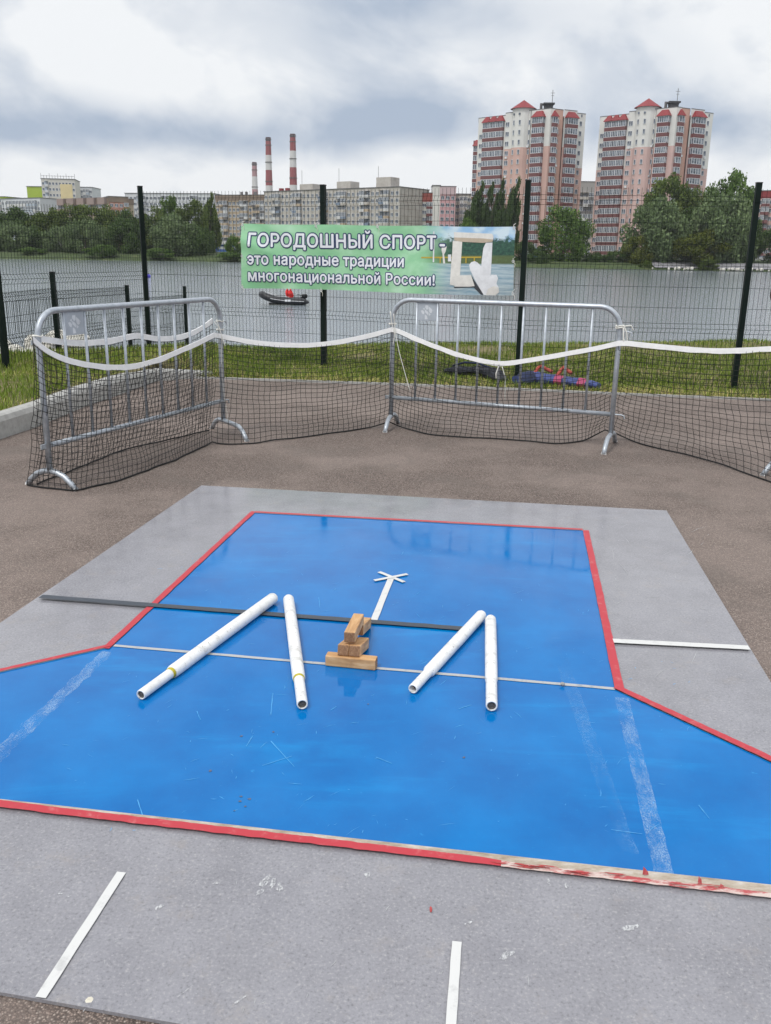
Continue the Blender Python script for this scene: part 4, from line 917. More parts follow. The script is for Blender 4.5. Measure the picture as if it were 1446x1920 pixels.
# ------------------------------------------------------------------ grass on the verge and lawn
def grass():
    V = []; n = 0; rg = np.random.default_rng(3); pos = []
    def add(cnt, x0, x1, fy):
        xs_ = rg.uniform(x0, x1, cnt)
        for x in xs_:
            lo, hi = fy(x); y = lo+(hi-lo)*rg.random()**1.15; pos.append((x, y))
    add(76000, -2.75, 7.3, lambda x: (inner_y(x)+.01, crest_y(x)+.9))
    cnt = 0
    while cnt < 46000:
        x = rg.uniform(-7.5, -2.6); y = rg.uniform(4.0, 13.6)
        if x < kerb_x(min(y, 11.2))-.09 and y < crest_y(x)+1.0: pos.append((x, y)); cnt += 1
    def bare(x, y):
        c = crest_y(x); b = math.exp(-((y-(c-1.1))/.55)**2) if x > .8 else 0
        return rg.random() < .92*b*max(0, min(1, .5+1.6*mnoise.noise(Vector((x*.55, y*.5, 11))))) or rg.random() < .75*max(0, 2.2*mnoise.noise(Vector((x*1.3, y*1.5, 5)))-.55)
    pos = [p for p in pos if p[0] < -2.7 or not bare(*p)]
    P = np.array([(x, y, ground_z(x, y)) for x, y in pos]); N_ = len(P)
    edge_d = np.array([y-inner_y(x) if x > -2.7 else 9 for x, y in pos])
    patch = np.array([mnoise.noise(Vector((x*.9, y*1.1, 2)))+.6*mnoise.noise(Vector((x*3.1, y*3.3, 7))) for x, y in pos])
    dryp = np.clip(.16+.55*patch+.70*np.exp(-(edge_d/.60)**2), .04, .95); dry = rg.random(N_) < dryp*.75
    h = rg.uniform(.025, .075, N_)*(1+.6*np.exp(-(edge_d/.7)**2))*np.where(P[:, 0] < -2.7, 1.15, 1); wd = rg.uniform(.0025, .0055, N_)
    a = rg.uniform(0, 2*np.pi, N_); lean = np.where(dry, rg.uniform(.5, 1.5, N_), rg.uniform(.1, .8, N_)); hz = h*np.where(dry, .55, 1.0)
    d = np.stack([np.cos(a), np.sin(a), np.zeros(N_)], 1); s = np.stack([-np.sin(a), np.cos(a), np.zeros(N_)], 1); up = np.array([[0, 0, 1.]])
    b0 = P-s*wd[:, None]; b1 = P+s*wd[:, None]; mid = P+d*(lean*h*.35)[:, None]+up*(hz*.62)[:, None]; tip = P+d*(lean*h*1.0)[:, None]+up*hz[:, None]
    V = np.stack([b0, b1, mid-s*(wd*.75)[:, None], mid+s*(wd*.75)[:, None], tip], 1).reshape(-1, 3); i = np.arange(N_)[:, None]*5
    F = np.concatenate([i+np.array([[0, 1, 3]]), i+np.array([[0, 3, 2]]), i+np.array([[2, 3, 4]])], 0)
    lush = (P[:, 0] < -2.7)
    tint = np.where(dry, rg.uniform(.72, 1., N_), np.clip(.33+.22*patch+rg.normal(0, .13, N_)+np.where(lush, .10, 0), 0, .62))
    return V, F, np.repeat(tint, 5)
GRS = m_leaf('grass_blades', (.060, .105, .012), (.185, .265, .032), (.56, .47, .19))
V_, F_, t_ = grass(); o = npmesh('grass', V_, F_, GRS, attr=t_); tag(o, kind='stuff')

# ------------------------------------------------------------------ trees on the far bank
BARK = mm('tree_bark', (.10, .085, .065), .9, var=.4, scale=3); BIRCH = mm('pale_bark', (.42, .41, .37), .9, var=.4, scale=2)
LEAF = dict(dark=m_leaf('leaf_dark', (0.026, 0.051, 0.012), (0.065, 0.119, 0.026), (0.123, 0.191, 0.044)), willow=m_leaf('leaf_willow', (0.058, 0.093, 0.035), (0.132, 0.191, 0.077), (0.229, 0.297, 0.136)),
            brown=m_leaf('leaf_olive', (0.039, 0.068, 0.011), (0.098, 0.146, 0.024), (0.170, 0.217, 0.047)), fresh=m_leaf('leaf_fresh', (0.038, 0.077, 0.014), (0.096, 0.175, 0.029), (0.170, 0.263, 0.055)),
            yellow=m_leaf('leaf_yellow_green', (0.042, 0.059, 0.007), (0.101, 0.127, 0.015), (0.178, 0.191, 0.029)), poplar=m_leaf('leaf_poplar', (0.019, 0.039, 0.011), (0.050, 0.092, 0.022), (0.098, 0.153, 0.039)))
def crown(kind, seed, n=10500):
    rg = np.random.default_rng(seed); K = dict(round=46, willow=60, poplar=44, bush=40, open=44)[kind]
    C = []; Rk = []
    for k in range(K):
        while True:
            p = rg.uniform(-1, 1, 3)
            if .25 < np.linalg.norm(p) < 1: break
        p = p/np.linalg.norm(p)*(np.linalg.norm(p)**.45)
        if kind == 'round': c = (p[0]*.39, p[1]*.39, .50+p[2]*.41); r = rg.uniform(.09, .17)
        elif kind == 'willow':
            c = (p[0]*.41, p[1]*.41, .49+p[2]*.43-.04*abs(p[0])); r = rg.uniform(.08, .145)
        elif kind == 'poplar':
            z = rg.uniform(.10, .97); w_ = .42*min(1, (1-z)*1.7+.02)*min(1, .6+z); a = rg.uniform(0, 6.28); c = (math.cos(a)*w_*rg.random()**.5+.35*(z-.5)**2*np.sign(z-.5), math.sin(a)*w_*rg.random()**.5, z*.95); r = rg.uniform(.06, .13)*(1 if z < .7 else .55)
        elif kind == 'open': c = (p[0]*.40, p[1]*.40, .54+p[2]*.41); r = rg.uniform(.08, .14)
        else: c = (p[0]*.43, p[1]*.43, .44+p[2]*.42); r = rg.uniform(.09, .16)
        C.append(c); Rk.append(r)
    C = np.array(C); Rk = np.array(Rk); ck = rg.normal(0, .13, K)
    idx = rg.choice(K, n, p=Rk**2/np.sum(Rk**2)); d = rg.normal(0, 1, (n, 3)); d /= np.linalg.norm(d, axis=1)[:, None]
    rad = rg.random(n)**.40; sz = (1.0, 1.0, 1.35 if kind in ('willow', 'poplar') else .9)
    P = C[idx]+d*(Rk[idx]*rad)[:, None]*np.array(sz)
    if kind == 'willow': P[:, 2] -= .05*rg.random(n)*(rg.random(n) < .4)
    stray = rg.random(n) < .06; P[stray] += d[stray]*.035
    P[:, 2] = np.maximum(P[:, 2], .02)
    e1 = rg.normal(0, 1, (n, 3))
    if kind in ('willow', 'poplar'): e1[:, 2] *= 2.2
    e1 /= np.linalg.norm(e1, axis=1)[:, None]; e2 = np.cross(e1, rg.normal(0, 1, (n, 3))); e2 /= np.linalg.norm(e2, axis=1)[:, None]+1e-9
    s1 = rg.uniform(.012, .026, n)[:, None]*(1.25 if kind in ('willow', 'poplar') else 1); s2 = rg.uniform(.009, .017, n)[:, None]
    V = np.stack([P-e1*s1, P+e2*s2, P+e1*s1, P-e2*s2], 1).reshape(-1, 3); F = np.arange(n*4).reshape(-1, 4)
    return V, F, np.repeat(np.clip(.5+ck[idx]+rg.normal(0, .2, n), 0, 1), 4)
CM = {}
def crown_mesh(kind, var, leaf):
    k = (kind, var, leaf)
    if k not in CM:
        V, F, t = crown(kind, 100+var*7+len(kind)); CM[k] = npmesh('_crown', V, F, LEAF[leaf], attr=t); CM[k].name = 'crown'
    return CM[k]
TM = {}
def trunk_mesh(kind, var, bark):
    k = (kind, var, bark.name)
    if k not in TM:
        rg = random.Random(var+len(kind)*11); m = MB(); top = dict(round=.6, willow=.5, poplar=.9, bush=.4, open=.7)[kind]
        m.tube([(rg.uniform(-.015, .015)*i, rg.uniform(-.015, .015)*i, top*i/4) for i in range(5)], [.026, .02, .016, .011, .004], 7)
        for j in range(5):
            a = rg.uniform(0, 6.28); z = top*rg.uniform(.25, .8); l = .3 if kind != 'poplar' else .12
            m.tube([(0, 0, z), (math.cos(a)*l*.4, math.sin(a)*l*.4, z+.10), (math.cos(a)*l, math.sin(a)*l, z+.24)], [.011, .008, .003], 5)
        me_ = bpy.data.meshes.new('trunk'); me_.from_pydata(m.v, [], m.f); me_.materials.append(bark); TM[k] = me_
    return TM[k]
def tree(label, kind, leaf, px, ytop, wpx, d, ybase=None, var=0, group='trees along the far bank', bark=None, cat='tree', lean=0):
    zb = fr(px, ybase, d).z if ybase else .9
    P = fr(px, (ytop*.6+480*.4), d); h = fr(px, ytop, d).z-zb; wd = wpx*d/FPX
    T = thing('shrub' if kind == 'bush' and h < 8 else 'tree', label, 'shrub' if kind == 'bush' and h < 8 else cat, (P.x, P.y, zb), group)
    c = bpy.data.objects.new('crown', crown_mesh(kind, var, leaf)); COL.objects.link(c); c.parent = T; f = .92
    c.scale = (wd/f, wd/f, h/.99); c.rotation_euler = (0, 0, random.uniform(0, 6.28)) if not lean else (0, lean, 0)
    t = bpy.data.objects.new('trunk', trunk_mesh(kind, var, bark or BARK)); COL.objects.link(t); t.parent = T; t.scale = (h*.9, h*.9, h*.96); return T
TR = [
 ('dark bushy tree at far left below the white and green apartments', 'round', 'dark', 28, 385, 72, 278, 474, 1), ('dark tree half cut by the left edge of the view, behind the pale willow', 'round', 'dark', -15, 392, 60, 282, 474, 0),
 ('pale grey willow nearest the left edge on the far bank', 'willow', 'willow', 22, 418, 74, 262, 476, 0), ('olive tall tree between the leftmost willow and the lime green tower', 'open', 'brown', 72, 398, 70, 280, 474, 2),
 ('olive tall tree under the cream tower with a white trunk below', 'open', 'brown', 102, 392, 66, 284, 474, 0), ('tall olive tree behind the left side of the big grey willow', 'round', 'brown', 133, 386, 72, 290, 474, 2), ('tall olive tree behind the right side of the big grey willow', 'open', 'brown', 172, 383, 74, 288, 474, 1), ('tall olive tree under the brick end of the stepped block', 'round', 'brown', 205, 386, 66, 286, 474, 0), ('dark tall tree left of the tall fence post', 'round', 'dark', 236, 392, 64, 276, 475, 2),
 ('grey green willow left of the biggest willow', 'willow', 'willow', 112, 424, 62, 264, 477, 1), ('biggest round grey green willow left of the tall fence post', 'willow', 'willow', 160, 409, 76, 262, 479, 2), ('dark grey green willow directly beside the tall fence post', 'willow', 'dark', 232, 412, 70, 264, 480, 0),
 ('dark tree behind the tall fence post on the far bank', 'round', 'dark', 270, 400, 60, 280, 478, 1), ('dark spreading tree between the white trunks on the left bank', 'round', 'dark', 62, 424, 60, 268, 476, 2), ('olive tree between two willows in front of the long white block', 'round', 'brown', 196, 420, 50, 270, 478, 1),
 ('slim tall tree right of the tall fence post, tip against the white block', 'open', 'fresh', 317, 365, 42, 284, 476, 1), ('round grey willow right of the tall fence post', 'willow', 'willow', 326, 401, 84, 262, 481, 1), ('tall olive tree behind the willow right of the post', 'open', 'brown', 362, 374, 64, 280, 478, 2), ('dark narrow tree beside the old nine storey block', 'poplar', 'brown', 394, 359, 44, 276, 480, 0), ('olive tree left of the willow that stands right of the post', 'round', 'brown', 290, 388, 62, 278, 477, 2), ('grey green willow beside the blue kiosk', 'willow', 'dark', 372, 422, 62, 264, 482, 2),
 ('small tree in front of the old nine storey block beside the banner edge', 'round', 'fresh', 438, 440, 34, 258, 484, 0), ('dark tree above the top edge of the banner right of the pink block', 'round', 'fresh', 878, 406, 42, 262, 488, 1),
 ('leftmost wind-bent poplar of the row before the left tower', 'poplar', 'poplar', 884, 337, 50, 266, 490, 0), ('second wind-bent poplar of the row before the left tower', 'poplar', 'poplar', 905, 338, 42, 268, 490, 1), ('third wind-bent poplar, broad, before the left tower', 'poplar', 'poplar', 925, 332, 50, 266, 490, 2), ('rightmost wind-bent poplar beside the tall fence post', 'poplar', 'poplar', 951, 329, 46, 264, 490, 0),
 ('dense round tree standing alone between the two towers', 'bush', 'fresh', 1058, 374, 96, 252, 503, 1), ('dark shrub between banner and tall fence post', 'bush', 'dark', 985, 448, 46, 250, 500, 0),
 ('big grey green willow left of the tree group at right', 'willow', 'willow', 1232, 374, 118, 250, 503, 0), ('big grey green willow right of the tree group at right', 'willow', 'willow', 1358, 362, 122, 248, 503, 1), ('tall olive tree before the right tower at left of its group', 'open', 'brown', 1250, 332, 88, 262, 500, 0), ('tall fresh green tree whose top rises highest at right', 'open', 'fresh', 1366, 320, 92, 264, 500, 2), ('olive tree between the two tall trees before the right tower', 'round', 'brown', 1302, 348, 66, 262, 500, 1), ('dark tree filling the gap between the two big willows', 'round', 'dark', 1296, 392, 76, 256, 502, 0),
 ('yellow green bush in front of the right group of willows', 'bush', 'yellow', 1318, 424, 92, 242, 505, 2), ('olive yellow bush at the foot of the right tower', 'bush', 'yellow', 1198, 438, 58, 246, 503, 0), ('dark tree cut by the right edge of the view', 'round', 'dark', 1450, 425, 60, 250, 492, 1), ('dark willow behind the rightmost fence post', 'willow', 'dark', 1402, 400, 60, 256, 500, 2),
 ('low green shrub at the water line below the big willow at left', 'bush', 'fresh', 188, 456, 56, 252, 481, 1), ('low green shrub at the left end of the far bank', 'bush', 'fresh', 60, 462, 50, 254, 478, 2), ('low green shrub right of the tall fence post by the water', 'bush', 'fresh', 300, 464, 50, 252, 484, 0), ('low dark shrub beside the lone round tree', 'bush', 'dark', 1010, 466, 40, 246, 503, 1), ('low dark shrub below the gap between the towers', 'bush', 'dark', 1118, 470, 52, 250, 500, 2), ('low dark shrub at the foot of the right tower', 'bush', 'dark', 1158, 468, 46, 248, 501, 0), ('low round shrub on the waterline at right', 'bush', 'brown', 1212, 486, 24, 238, 508, 1), ('low round shrub on the waterline below the yellow green bush', 'bush', 'brown', 1330, 482, 36, 236, 508, 0), ('low shrub at the water line behind the left end of the banner', 'bush', 'fresh', 430, 470, 50, 252, 488, 2),
]
for i, a in enumerate(TR):
    lab, kind, leaf, px, yt, wp, d, yb, var = a
    tree(lab, kind, leaf, px, yt, wp, d, yb, var, bark=BIRCH if i in (4, 9, 13) else None, lean=.10 if kind == 'poplar' and leaf == 'poplar' else 0)

# ------------------------------------------------------------------ buildings
WM = {}
def win_mesh(w_, h_, panes, frame='white_window_frame'):
    k = (round(w_, 2), round(h_, 2), panes, frame)
    if k not in WM:
        m = MB(); f = .09; 
        m.box((0, -.04, h_/2-f/2), (w_, .08, f)); m.box((0, -.05, -h_/2+f/2), (w_+.1, .10, f)); 
        for i in range(panes+1): m.box((lerp(-w_/2+f/2, w_/2-f/2, i/panes), -.042, 0), (f, .084, h_-2*f))
        m.face([(-w_/2+.01, -.02, -h_/2+.01), (w_/2-.01, -.02, -h_/2+.01), (w_/2-.01, -.02, h_/2-.01), (-w_/2+.01, -.02, h_/2-.01)], 1)
        me_ = bpy.data.meshes.new('window'); me_.from_pydata(m.v, [], m.f); me_.materials.append(MAT[frame]); me_.materials.append(GLASS); me_.polygons.foreach_set('material_index', m.mi); WM[k] = me_
    return WM[k]
def bal_mesh(w_, h_, dep, par, panes, glazed=True, slab=.95):
    k = ('b', round(w_, 2), round(h_, 2), dep, par.name, panes, glazed)
    if k not in WM:
        m = MB(); ph = h_*.38; f = .11
        m.box((0, -dep/2, -h_/2+ph/2), (w_, dep, ph), 0)
        if glazed:
            z0 = -h_/2+ph; gh = h_-ph-.04
            m.box((0, -dep/2, z0+gh/2), (w_-.12, dep-.12, gh), 2)
            for i in range(panes+1): m.box((lerp(-w_/2+f/2, w_/2-f/2, i/panes), -dep+.04, z0+gh/2), (f, .10, gh-.02), 1)
            m.box((0, -dep+.035, z0+f/2+.003), (w_-.01, .11, f), 1); m.box((0, -dep+.035, z0+gh-f/2), (w_-.01, .11, f), 1)
            for sx_ in (-1, 1): m.box((sx_*(w_/2-.03), -dep/2, z0+gh-f/2), (.09, dep-.1, f), 1); m.box((sx_*(w_/2-.03), -dep*.45, z0+gh/2), (.09, .09, gh-.03), 1)
        else:
            m.face([(-w_/2+.05, -.03, -h_/2), (w_/2-.05, -.03, -h_/2), (w_/2-.05, -.03, h_/2-.1), (-w_/2+.05, -.03, h_/2-.1)], 2)
            for i in range(panes+1): m.box((lerp(-w_/2+.3, w_/2-.3, i/panes), -.05, h_*.16), (.09, .06, h_*.5), 1)
            m.box((0, -dep/2, h_/2-.06), (w_, dep, .10), 0)
        me_ = bpy.data.meshes.new('balcony'); me_.from_pydata(m.v, [], m.f)
        for x in (par, WFR, GLASS): me_.materials.append(x)
        me_.polygons.foreach_set('material_index', m.mi); WM[k] = me_
    return WM[k]
class Facade:
    """a wall plane from A to B (left to right as seen from outside) used to place windows and balconies"""
    def __init__(s, A, B): s.A = Vector((A[0], A[1], 0)); s.B = Vector((B[0], B[1], 0)); s.t = (s.B-s.A).normalized(); s.L = (s.B-s.A).length; s.n = Vector((s.t.y, -s.t.x, 0)); s.rz = math.atan2(s.t.y, s.t.x)
    def p(s, u, z, off=0): return s.A+s.t*u+s.n*off+Vector((0, 0, z))
def put(name, me_, fac, u, z, parent, off=.004):
    o = bpy.data.objects.new(name, me_); COL.objects.link(o); o.parent = parent; o.location = fac.p(u, z, off)-wloc(parent); o.rotation_euler.z = fac.rz; return o
def merge(name, items, parent):
    """items: (mesh, fac, u, z): one mesh part"""
    m = MB(); mats = []
    for me_, fac, u, z in items:
        b = len(m.v); q = fac.p(u, z, .004)
        for v in me_.vertices: m.v.append(tuple(q+fac.t*v.co.x-fac.n*v.co.y*1.0+Vector((0, 0, v.co.z))))
        mp = []
        for x in me_.materials:
            if x not in mats: mats.append(x)
            mp.append(mats.index(x))
        for p in me_.polygons: m.f.append(tuple(b+i for i in p.vertices)); m.mi.append(mp[p.material_index])
    return tag(m.build(name, mats, parent), kind='stuff')
def fill(name, items, parent, lim=100):
    for it in items[:lim]: put(name, it[0], it[1], it[2], it[3], parent)
    if len(items) > lim: merge(name, items[lim:], parent)
PINK = mm('pink_plaster', (.58, .385, .335), .9, var=.07, scale=.25); PINKP = mm('rose_plaster', (.59, .415, .385), .9, var=.07, scale=.25); SALM = mm('salmon_plaster', (.55, .34, .275), .9, var=.07, scale=.25); CREAM = mm('cream_plaster', (.68, .67, .64), .9, var=.05, scale=.25)
DRED = mm('dark_red_parapet', (.17, .068, .068), .8, var=.15, scale=.5); ROOFR = mm('red_metal_roof', (.23, .022, .026), .6, var=.15, scale=.6); ROOFG = mm('grey_roof', (.14, .14, .145), .9)
def tower(label, pxL, pxC, pxR, dL, dC, dR, yC, wing, body):
    A, C, B = fr(pxL, yC+14, dL), fr(pxC, yC, dC), fr(pxR, yC+6, dR); ztop = fr(pxC, yC, dC).z
    T = thing('apartment_tower', label, 'tower block', (C.x, C.y, 1.0), 'twin pink apartment towers'); z0 = .4; away = lambda P_, k_: Vector((P_.x, P_.y, 0)).normalized()*k_
    Lf, Rf = Facade(A, C), Facade(C, B); L, Rr = Lf.L, Rf.L; FHt = 3.0; zt = ztop-2.0-1.5
    fz = lambda k: zt-FHt*k            # centre height of floor k counted from the top
    Bk = B+away(B, 15)-Lf.t*1.5; Ak = A+away(A, 15)+Lf.t*2.5
    zs = lambda n_: zt+1.5-FHt*n_-.1
    # wall volumes: each facade stretch is a prism of its own colours
    def stretch(fac, u0, u1, split, lo, hi=CREAM, off=0, top=ztop, dep=9):
        p0, p1 = fac.p(u0, 0, off), fac.p(u1, 0, off); q1, q0 = p1+away(p1, dep), p0+away(p0, dep); poly = [tuple(p[:2]) for p in (p0, p1, q1, q0)]; s_ = zs(split)
        m = MB(); m.prism(poly, z0, s_, 0, 0); m.build('lower_wall', lo, T); m = MB(); m.prism(poly, s_, top, 0, 0); m.build('upper_wall', hi, T)
        m = MB(); cc = (p0+p1+q0+q1)/4; m.prism([tuple((c2-cc)*1.012+cc)[:2] for c2 in (p0, p1, q1, q0)], top, top+.22); m.build('roof_parapet', ROOFG, T)
    k = L/33.0
    stretch(Lf, 0, 13.2*k, 5.0, body, top=ztop-.6); stretch(Lf, 13.2*k, 24.6*k, 3, body, off=.35, top=ztop); stretch(Lf, 24.6*k, L, 3, body, off=.0)
    stretch(Rf, 0, 1.7*Rr/14, 3, body, off=.01); stretch(Rf, 1.7*Rr/14, 5.2*Rr/14, .01, SALM, off=-.45, hi=SALM); stretch(Rf, 5.2*Rr/14, 10.2*Rr/14, 3, body, off=.02); stretch(Rf, 10.2*Rr/14, Rr, 5, body, off=-.5, top=ztop-.5)
    # core behind so nothing is hollow
    m = MB(); m.prism([tuple(p[:2]) for p in (A+away(A, 7)+Lf.t*1.2, C+away(C, 8), B+away(B, 7)-Lf.t*.8, Bk, Ak)], z0, ztop-.8); m.build('rear_wall', body, T)
    # stair turret with cone roof
    tc_ = Lf.p(20.2*k, 0, -1.0); rt = 3.55; circ = [(tc_.x+rt*math.cos(a), tc_.y+rt*math.sin(a)) for a in [2*math.pi*i/20 for i in range(20)]]
    m = MB(); m.prism(circ, z0, zs(3)); m.build('turret_wall', body, T); m = MB(); m.prism(circ, zs(3), ztop+.9); m.build('turret_wall', CREAM, T)
    m = MB(); rc = rt*1.22
    for i in range(20):
        a, b = 2*math.pi*i/20, 2*math.pi*(i+1)/20; m.face([(tc_.x+rc*math.cos(a), tc_.y+rc*math.sin(a), ztop+.85), (tc_.x+rc*math.cos(b), tc_.y+rc*math.sin(b), ztop+.85), (tc_.x, tc_.y, ztop+3.7)]); m.face([(tc_.x+rc*math.cos(b), tc_.y+rc*math.sin(b), ztop+.85), (tc_.x+rc*math.cos(a), tc_.y+rc*math.sin(a), ztop+.85), (tc_.x, tc_.y, ztop+.85)])
    m.build('turret_roof', ROOFR, T)
    # windows
    ws, wd_ = win_mesh(1.15, 1.55, 1), win_mesh(1.5, 1.55, 2); wn = win_mesh(.8, 1.55, 1); it = []; nf = 16
    tf = Facade(tc_-Lf.t*1.0+Lf.n*(rt*.93)-Lf.t*1.2, tc_+Lf.n*(rt*.93)+Lf.t*1.5)
    for f in range(nf):
        z = fz(f); it += [(wd_, Facade(Lf.p(14.3*k, 0, .35), Lf.p(16*k, 0, .35)), 0, z), (wd_, Facade(Lf.p(23.9*k, 0, .36), Lf.p(24.5*k, 0, .36)), 0, z)]
        it.append((wn, Facade(tc_-Lf.t*1.15+Lf.n*(rt*.955), tc_-Lf.t*.2+Lf.n*(rt*1.02)), 0, z)); it.append((wn, Facade(tc_+Lf.t*1.15+Lf.n*(rt*.955), tc_+Lf.t*1.9+Lf.n*(rt*.88)), 0, z))
        if f >= 1: it.append((wd_, Lf, 1.5*k, z))
        it.append((wn, Facade(Rf.p(3.3*Rr/14, 0, -.45), Rf.p(5*Rr/14, 0, -.45)), 0, z)); it.append((ws, Facade(Rf.p(12.2*Rr/14, 0, -.5), Rf.p(13*Rr/14, 0, -.5)), 0, z))
    it.sort(key=lambda q: -q[3]); fill('window', it, T)
    m = MB()
    for sx_ in (-1.15, 1.0): q = tc_+Lf.t*sx_+Lf.n*(rt*.97); m.box(q+Vector((0, 0, fz(-.85))), (.5, .5, .6), X=Lf.t, Y=Lf.n)
    q = Rf.p(12.4*Rr/14, fz(-.8), -.45); m.box(q, (.45, .15, .8), X=Rf.t, Y=Rf.n); m.build('attic_opening', GLASS, T)
    # glazed bays
    bays = []
    def bay(fac, u0, u1, dep, panes, off, roof=True, nsub=1, f0=0):
        for i in range(nsub):
            a, b = lerp(u0, u1, i/nsub), lerp(u0, u1, (i+1)/nsub); me_ = bal_mesh((b-a)-.02, FHt-.01, dep, DRED, panes)
            for f in range(f0, nf): bays.append((me_, Facade(fac.p((a+b)/2, 0, off), fac.p(b, 0, off)), 0, fz(f)-.35))
            if roof:
                zr = fz(f0)+1.17; p = [fac.p(a-.35, zr, off), fac.p(b+.35, zr, off), fac.p(b+.35, zr, off+dep+.4), fac.p(a-.35, zr, off+dep+.4)]; zt_ = zr+1.9; t0, t1 = fac.p(a+.9, zt_, off), fac.p(b-.9, zt_, off); t2, t3 = fac.p(b-.9, zt_, off+dep*.4), fac.p(a+.9, zt_, off+dep*.4)
                m = MB(); m.face([p[3], p[2], t2, t3]); m.face([p[2], p[1], t1, t2]); m.face([p[0], p[3], t3, t0]); m.face([t3, t2, t1, t0]); m.face([p[0], p[1], p[2], p[3]]); m.build('bay_roof', ROOFR, T)
    bay(Lf, 3.0*k, 12.5*k, 1.1, 4, .0, nsub=3); bay(Lf, 26.2*k, 30.8*k, 1.5, 5, 0); bay(Rf, .55*Rr/14, 2.4*Rr/14, .8, 2, 0); bay(Rf, 5.8*Rr/14, 9.7*Rr/14, 1.5, 4, .02)
    bays.sort(key=lambda q: -q[3]); fill('balcony', bays, T)
    # roof plant and mast
    m = MB(); v = Lf.p(28.8*k, ztop, -4); m.box(v+Z1*1.2, (2.6, 2.6, 1.0)); m.box(v+Z1*2.1, (3.6, 3.4, .5)); 
    for a, b in ((-1, -1), (1, -1), (1, 1), (-1, 1)): m.box(v+Vector((a*1.2, b*1.2, 1.7)), (.3, .3, .6))
    m.build('roof_vent', mm('dark_vent', (.05, .05, .055), .8), T); m = MB(); v = Lf.p(25.6*k, ztop, -4); m.tube([v, v+Z1*2.6], .45, 10); m.build('vent_pipe', ROOFG, T)
    m = MB(); v = Rf.p(4*Rr/14, ztop, -5); m.tube([v, v+Z1*6.5], .10, 5); m.box(v+Z1*5.6, (1.4, .1, .1)); m.box(v+Z1*4.8, (1.0, .1, .1)); m.build('mast', ROOFG, T)
    # air conditioners
    rr = random.Random(int(pxL)); m = MB()
    for q in range(16): fac, u, off = rr.choice([(Lf, 14.3*k, .36), (Lf, 23.9*k, .38), (Rf, 3.3*Rr/14, -.44), (Rf, 12.2*Rr/14, -.49), (Lf, 16.4*k, .37)]); m.box(fac.p(u+.1, fz(rr.randint(2, 11))-1.35, off+.2), (.85, .36, .62), X=fac.t, Y=fac.n)
    m.build('air_conditioner', WFR, T)
    if wing:
        wa = fr(pxL-10, yC+60, dL+9); wb = fr(pxL+4, yC+60, dL+8); wf = Facade(wa, wb); zt2 = ztop-6.6
        m = MB(); m.prism([tuple(q[:2]) for q in (wa, wb, wb+Vector((2, 12, 0)), wa+Vector((2, 12, 0)))], z0, zt2); m.build('side_wing', DRED, T)
        fill('balcony', [(bal_mesh(wf.L-.6, FHt-.01, 1.0, DRED, 3), wf, wf.L*.5, zt2-3.4-FHt*f) for f in range(13)], T)
        m = MB(); p = [wf.p(.0, zt2-1.9, .02), wf.p(wf.L, zt2-1.9, .02), wf.p(wf.L, zt2-1.9, 1.4), wf.p(.0, zt2-1.9, 1.4)]; t0, t1 = wf.p(.9, zt2+.2, .02), wf.p(wf.L-.3, zt2+.2, .02); m.face([p[3], p[2], t1, t0]); m.face([p[0], p[3], t0]); m.face([p[2], p[1], t1]); m.build('bay_roof', ROOFR, T)
    return T
tower('left one of the two tall pink towers, with low dark red side wing', 898, 1033, 1101, 330, 310, 317, 203.5, True, PINK)
tower('right one of the two tall pink towers, behind the willow group', 1126, 1270, 1341, 321, 302, 310, 201, False, PINKP)

def block(name, label, pA, dA, pB, dB, pT, yT, depth, floors, cols, wall, FH=2.75, z_first=None, bal=(), bal_par=None, win=(1.5, 1.5, 2), attic=None, parapet=None, seed=1, sideB=0, low=.5, lim=100, glaz=.5, group=None, rows=None):
    A, B = fr(pA, yT, dA), fr(pB, yT, dB); tt = (pT-pA)/(pB-pA); ztop = fr(pT, yT, lerp(dA, dB, tt)).z; F_ = Facade(A, B); dv = -F_.n*depth
    T = thing(name, label, 'apartment block', (*(A.lerp(B, .5))[:2], low), group); rr = random.Random(seed)
    m = MB(); m.prism([tuple(p[:2]) for p in (A, B, B+dv, A+dv)], low, ztop); m.build('wall', wall, T)
    if attic:
        m = MB(); cc = F_.A; q = [F_.p(-.15, 0, .15), F_.p(F_.L+.15, 0, .15), F_.p(F_.L+.15, 0, -depth-.15), F_.p(-.15, 0, -depth-.15)]; m.prism([tuple(p[:2]) for p in q], ztop-attic[0], ztop+.02); m.build('attic_band', attic[1], T)
    m = MB(); q = [F_.p(-.3, 0, .3), F_.p(F_.L+.3, 0, .3), F_.p(F_.L+.3, 0, -depth-.3), F_.p(-.3, 0, -depth-.3)]; m.prism([tuple(p[:2]) for p in q], ztop+.021, ztop+.25); m.build('roof', parapet or ROOFG, T)
    wi = []; ba = []; zt = ztop-(attic[0] if attic else .9)-FH*.5
    for f in range(floors if rows is None else rows):
        z = zt-FH*f
        for c in range(cols):
            u = F_.L*(c+.5)/cols
            if c in bal:
                wv = F_.L/cols*.96; g = rr.random() < glaz; pm = rr.choice(bal_par if bal_par else [wall]); ba.append((bal_mesh(wv, FH-.02, 1.1, pm, 3, g), F_, u, z-.1))
            else: wi.append((win_mesh(win[0], win[1], win[2]), F_, u, z))
        if sideB:
            SF = Facade(B, B+dv)
            for c in range(sideB): wi.append((win_mesh(1.2, 1.4, 1), SF, SF.L*(c+.5)/sideB, z))
    fill('window', wi, T, lim); fill('balcony', ba, T, lim)
    return T, F_, ztop
PANEL = NT('grey_panel_concrete'); PANEL.base(PANEL.ramp(PANEL.noise(.35, 6, .7), [(.3, (.36, .33, .29, 1)), (.55, (.49, .46, .42, 1)), (.75, (.57, .55, .52, 1))])); PANEL.rough(.95); PANEL = PANEL.m
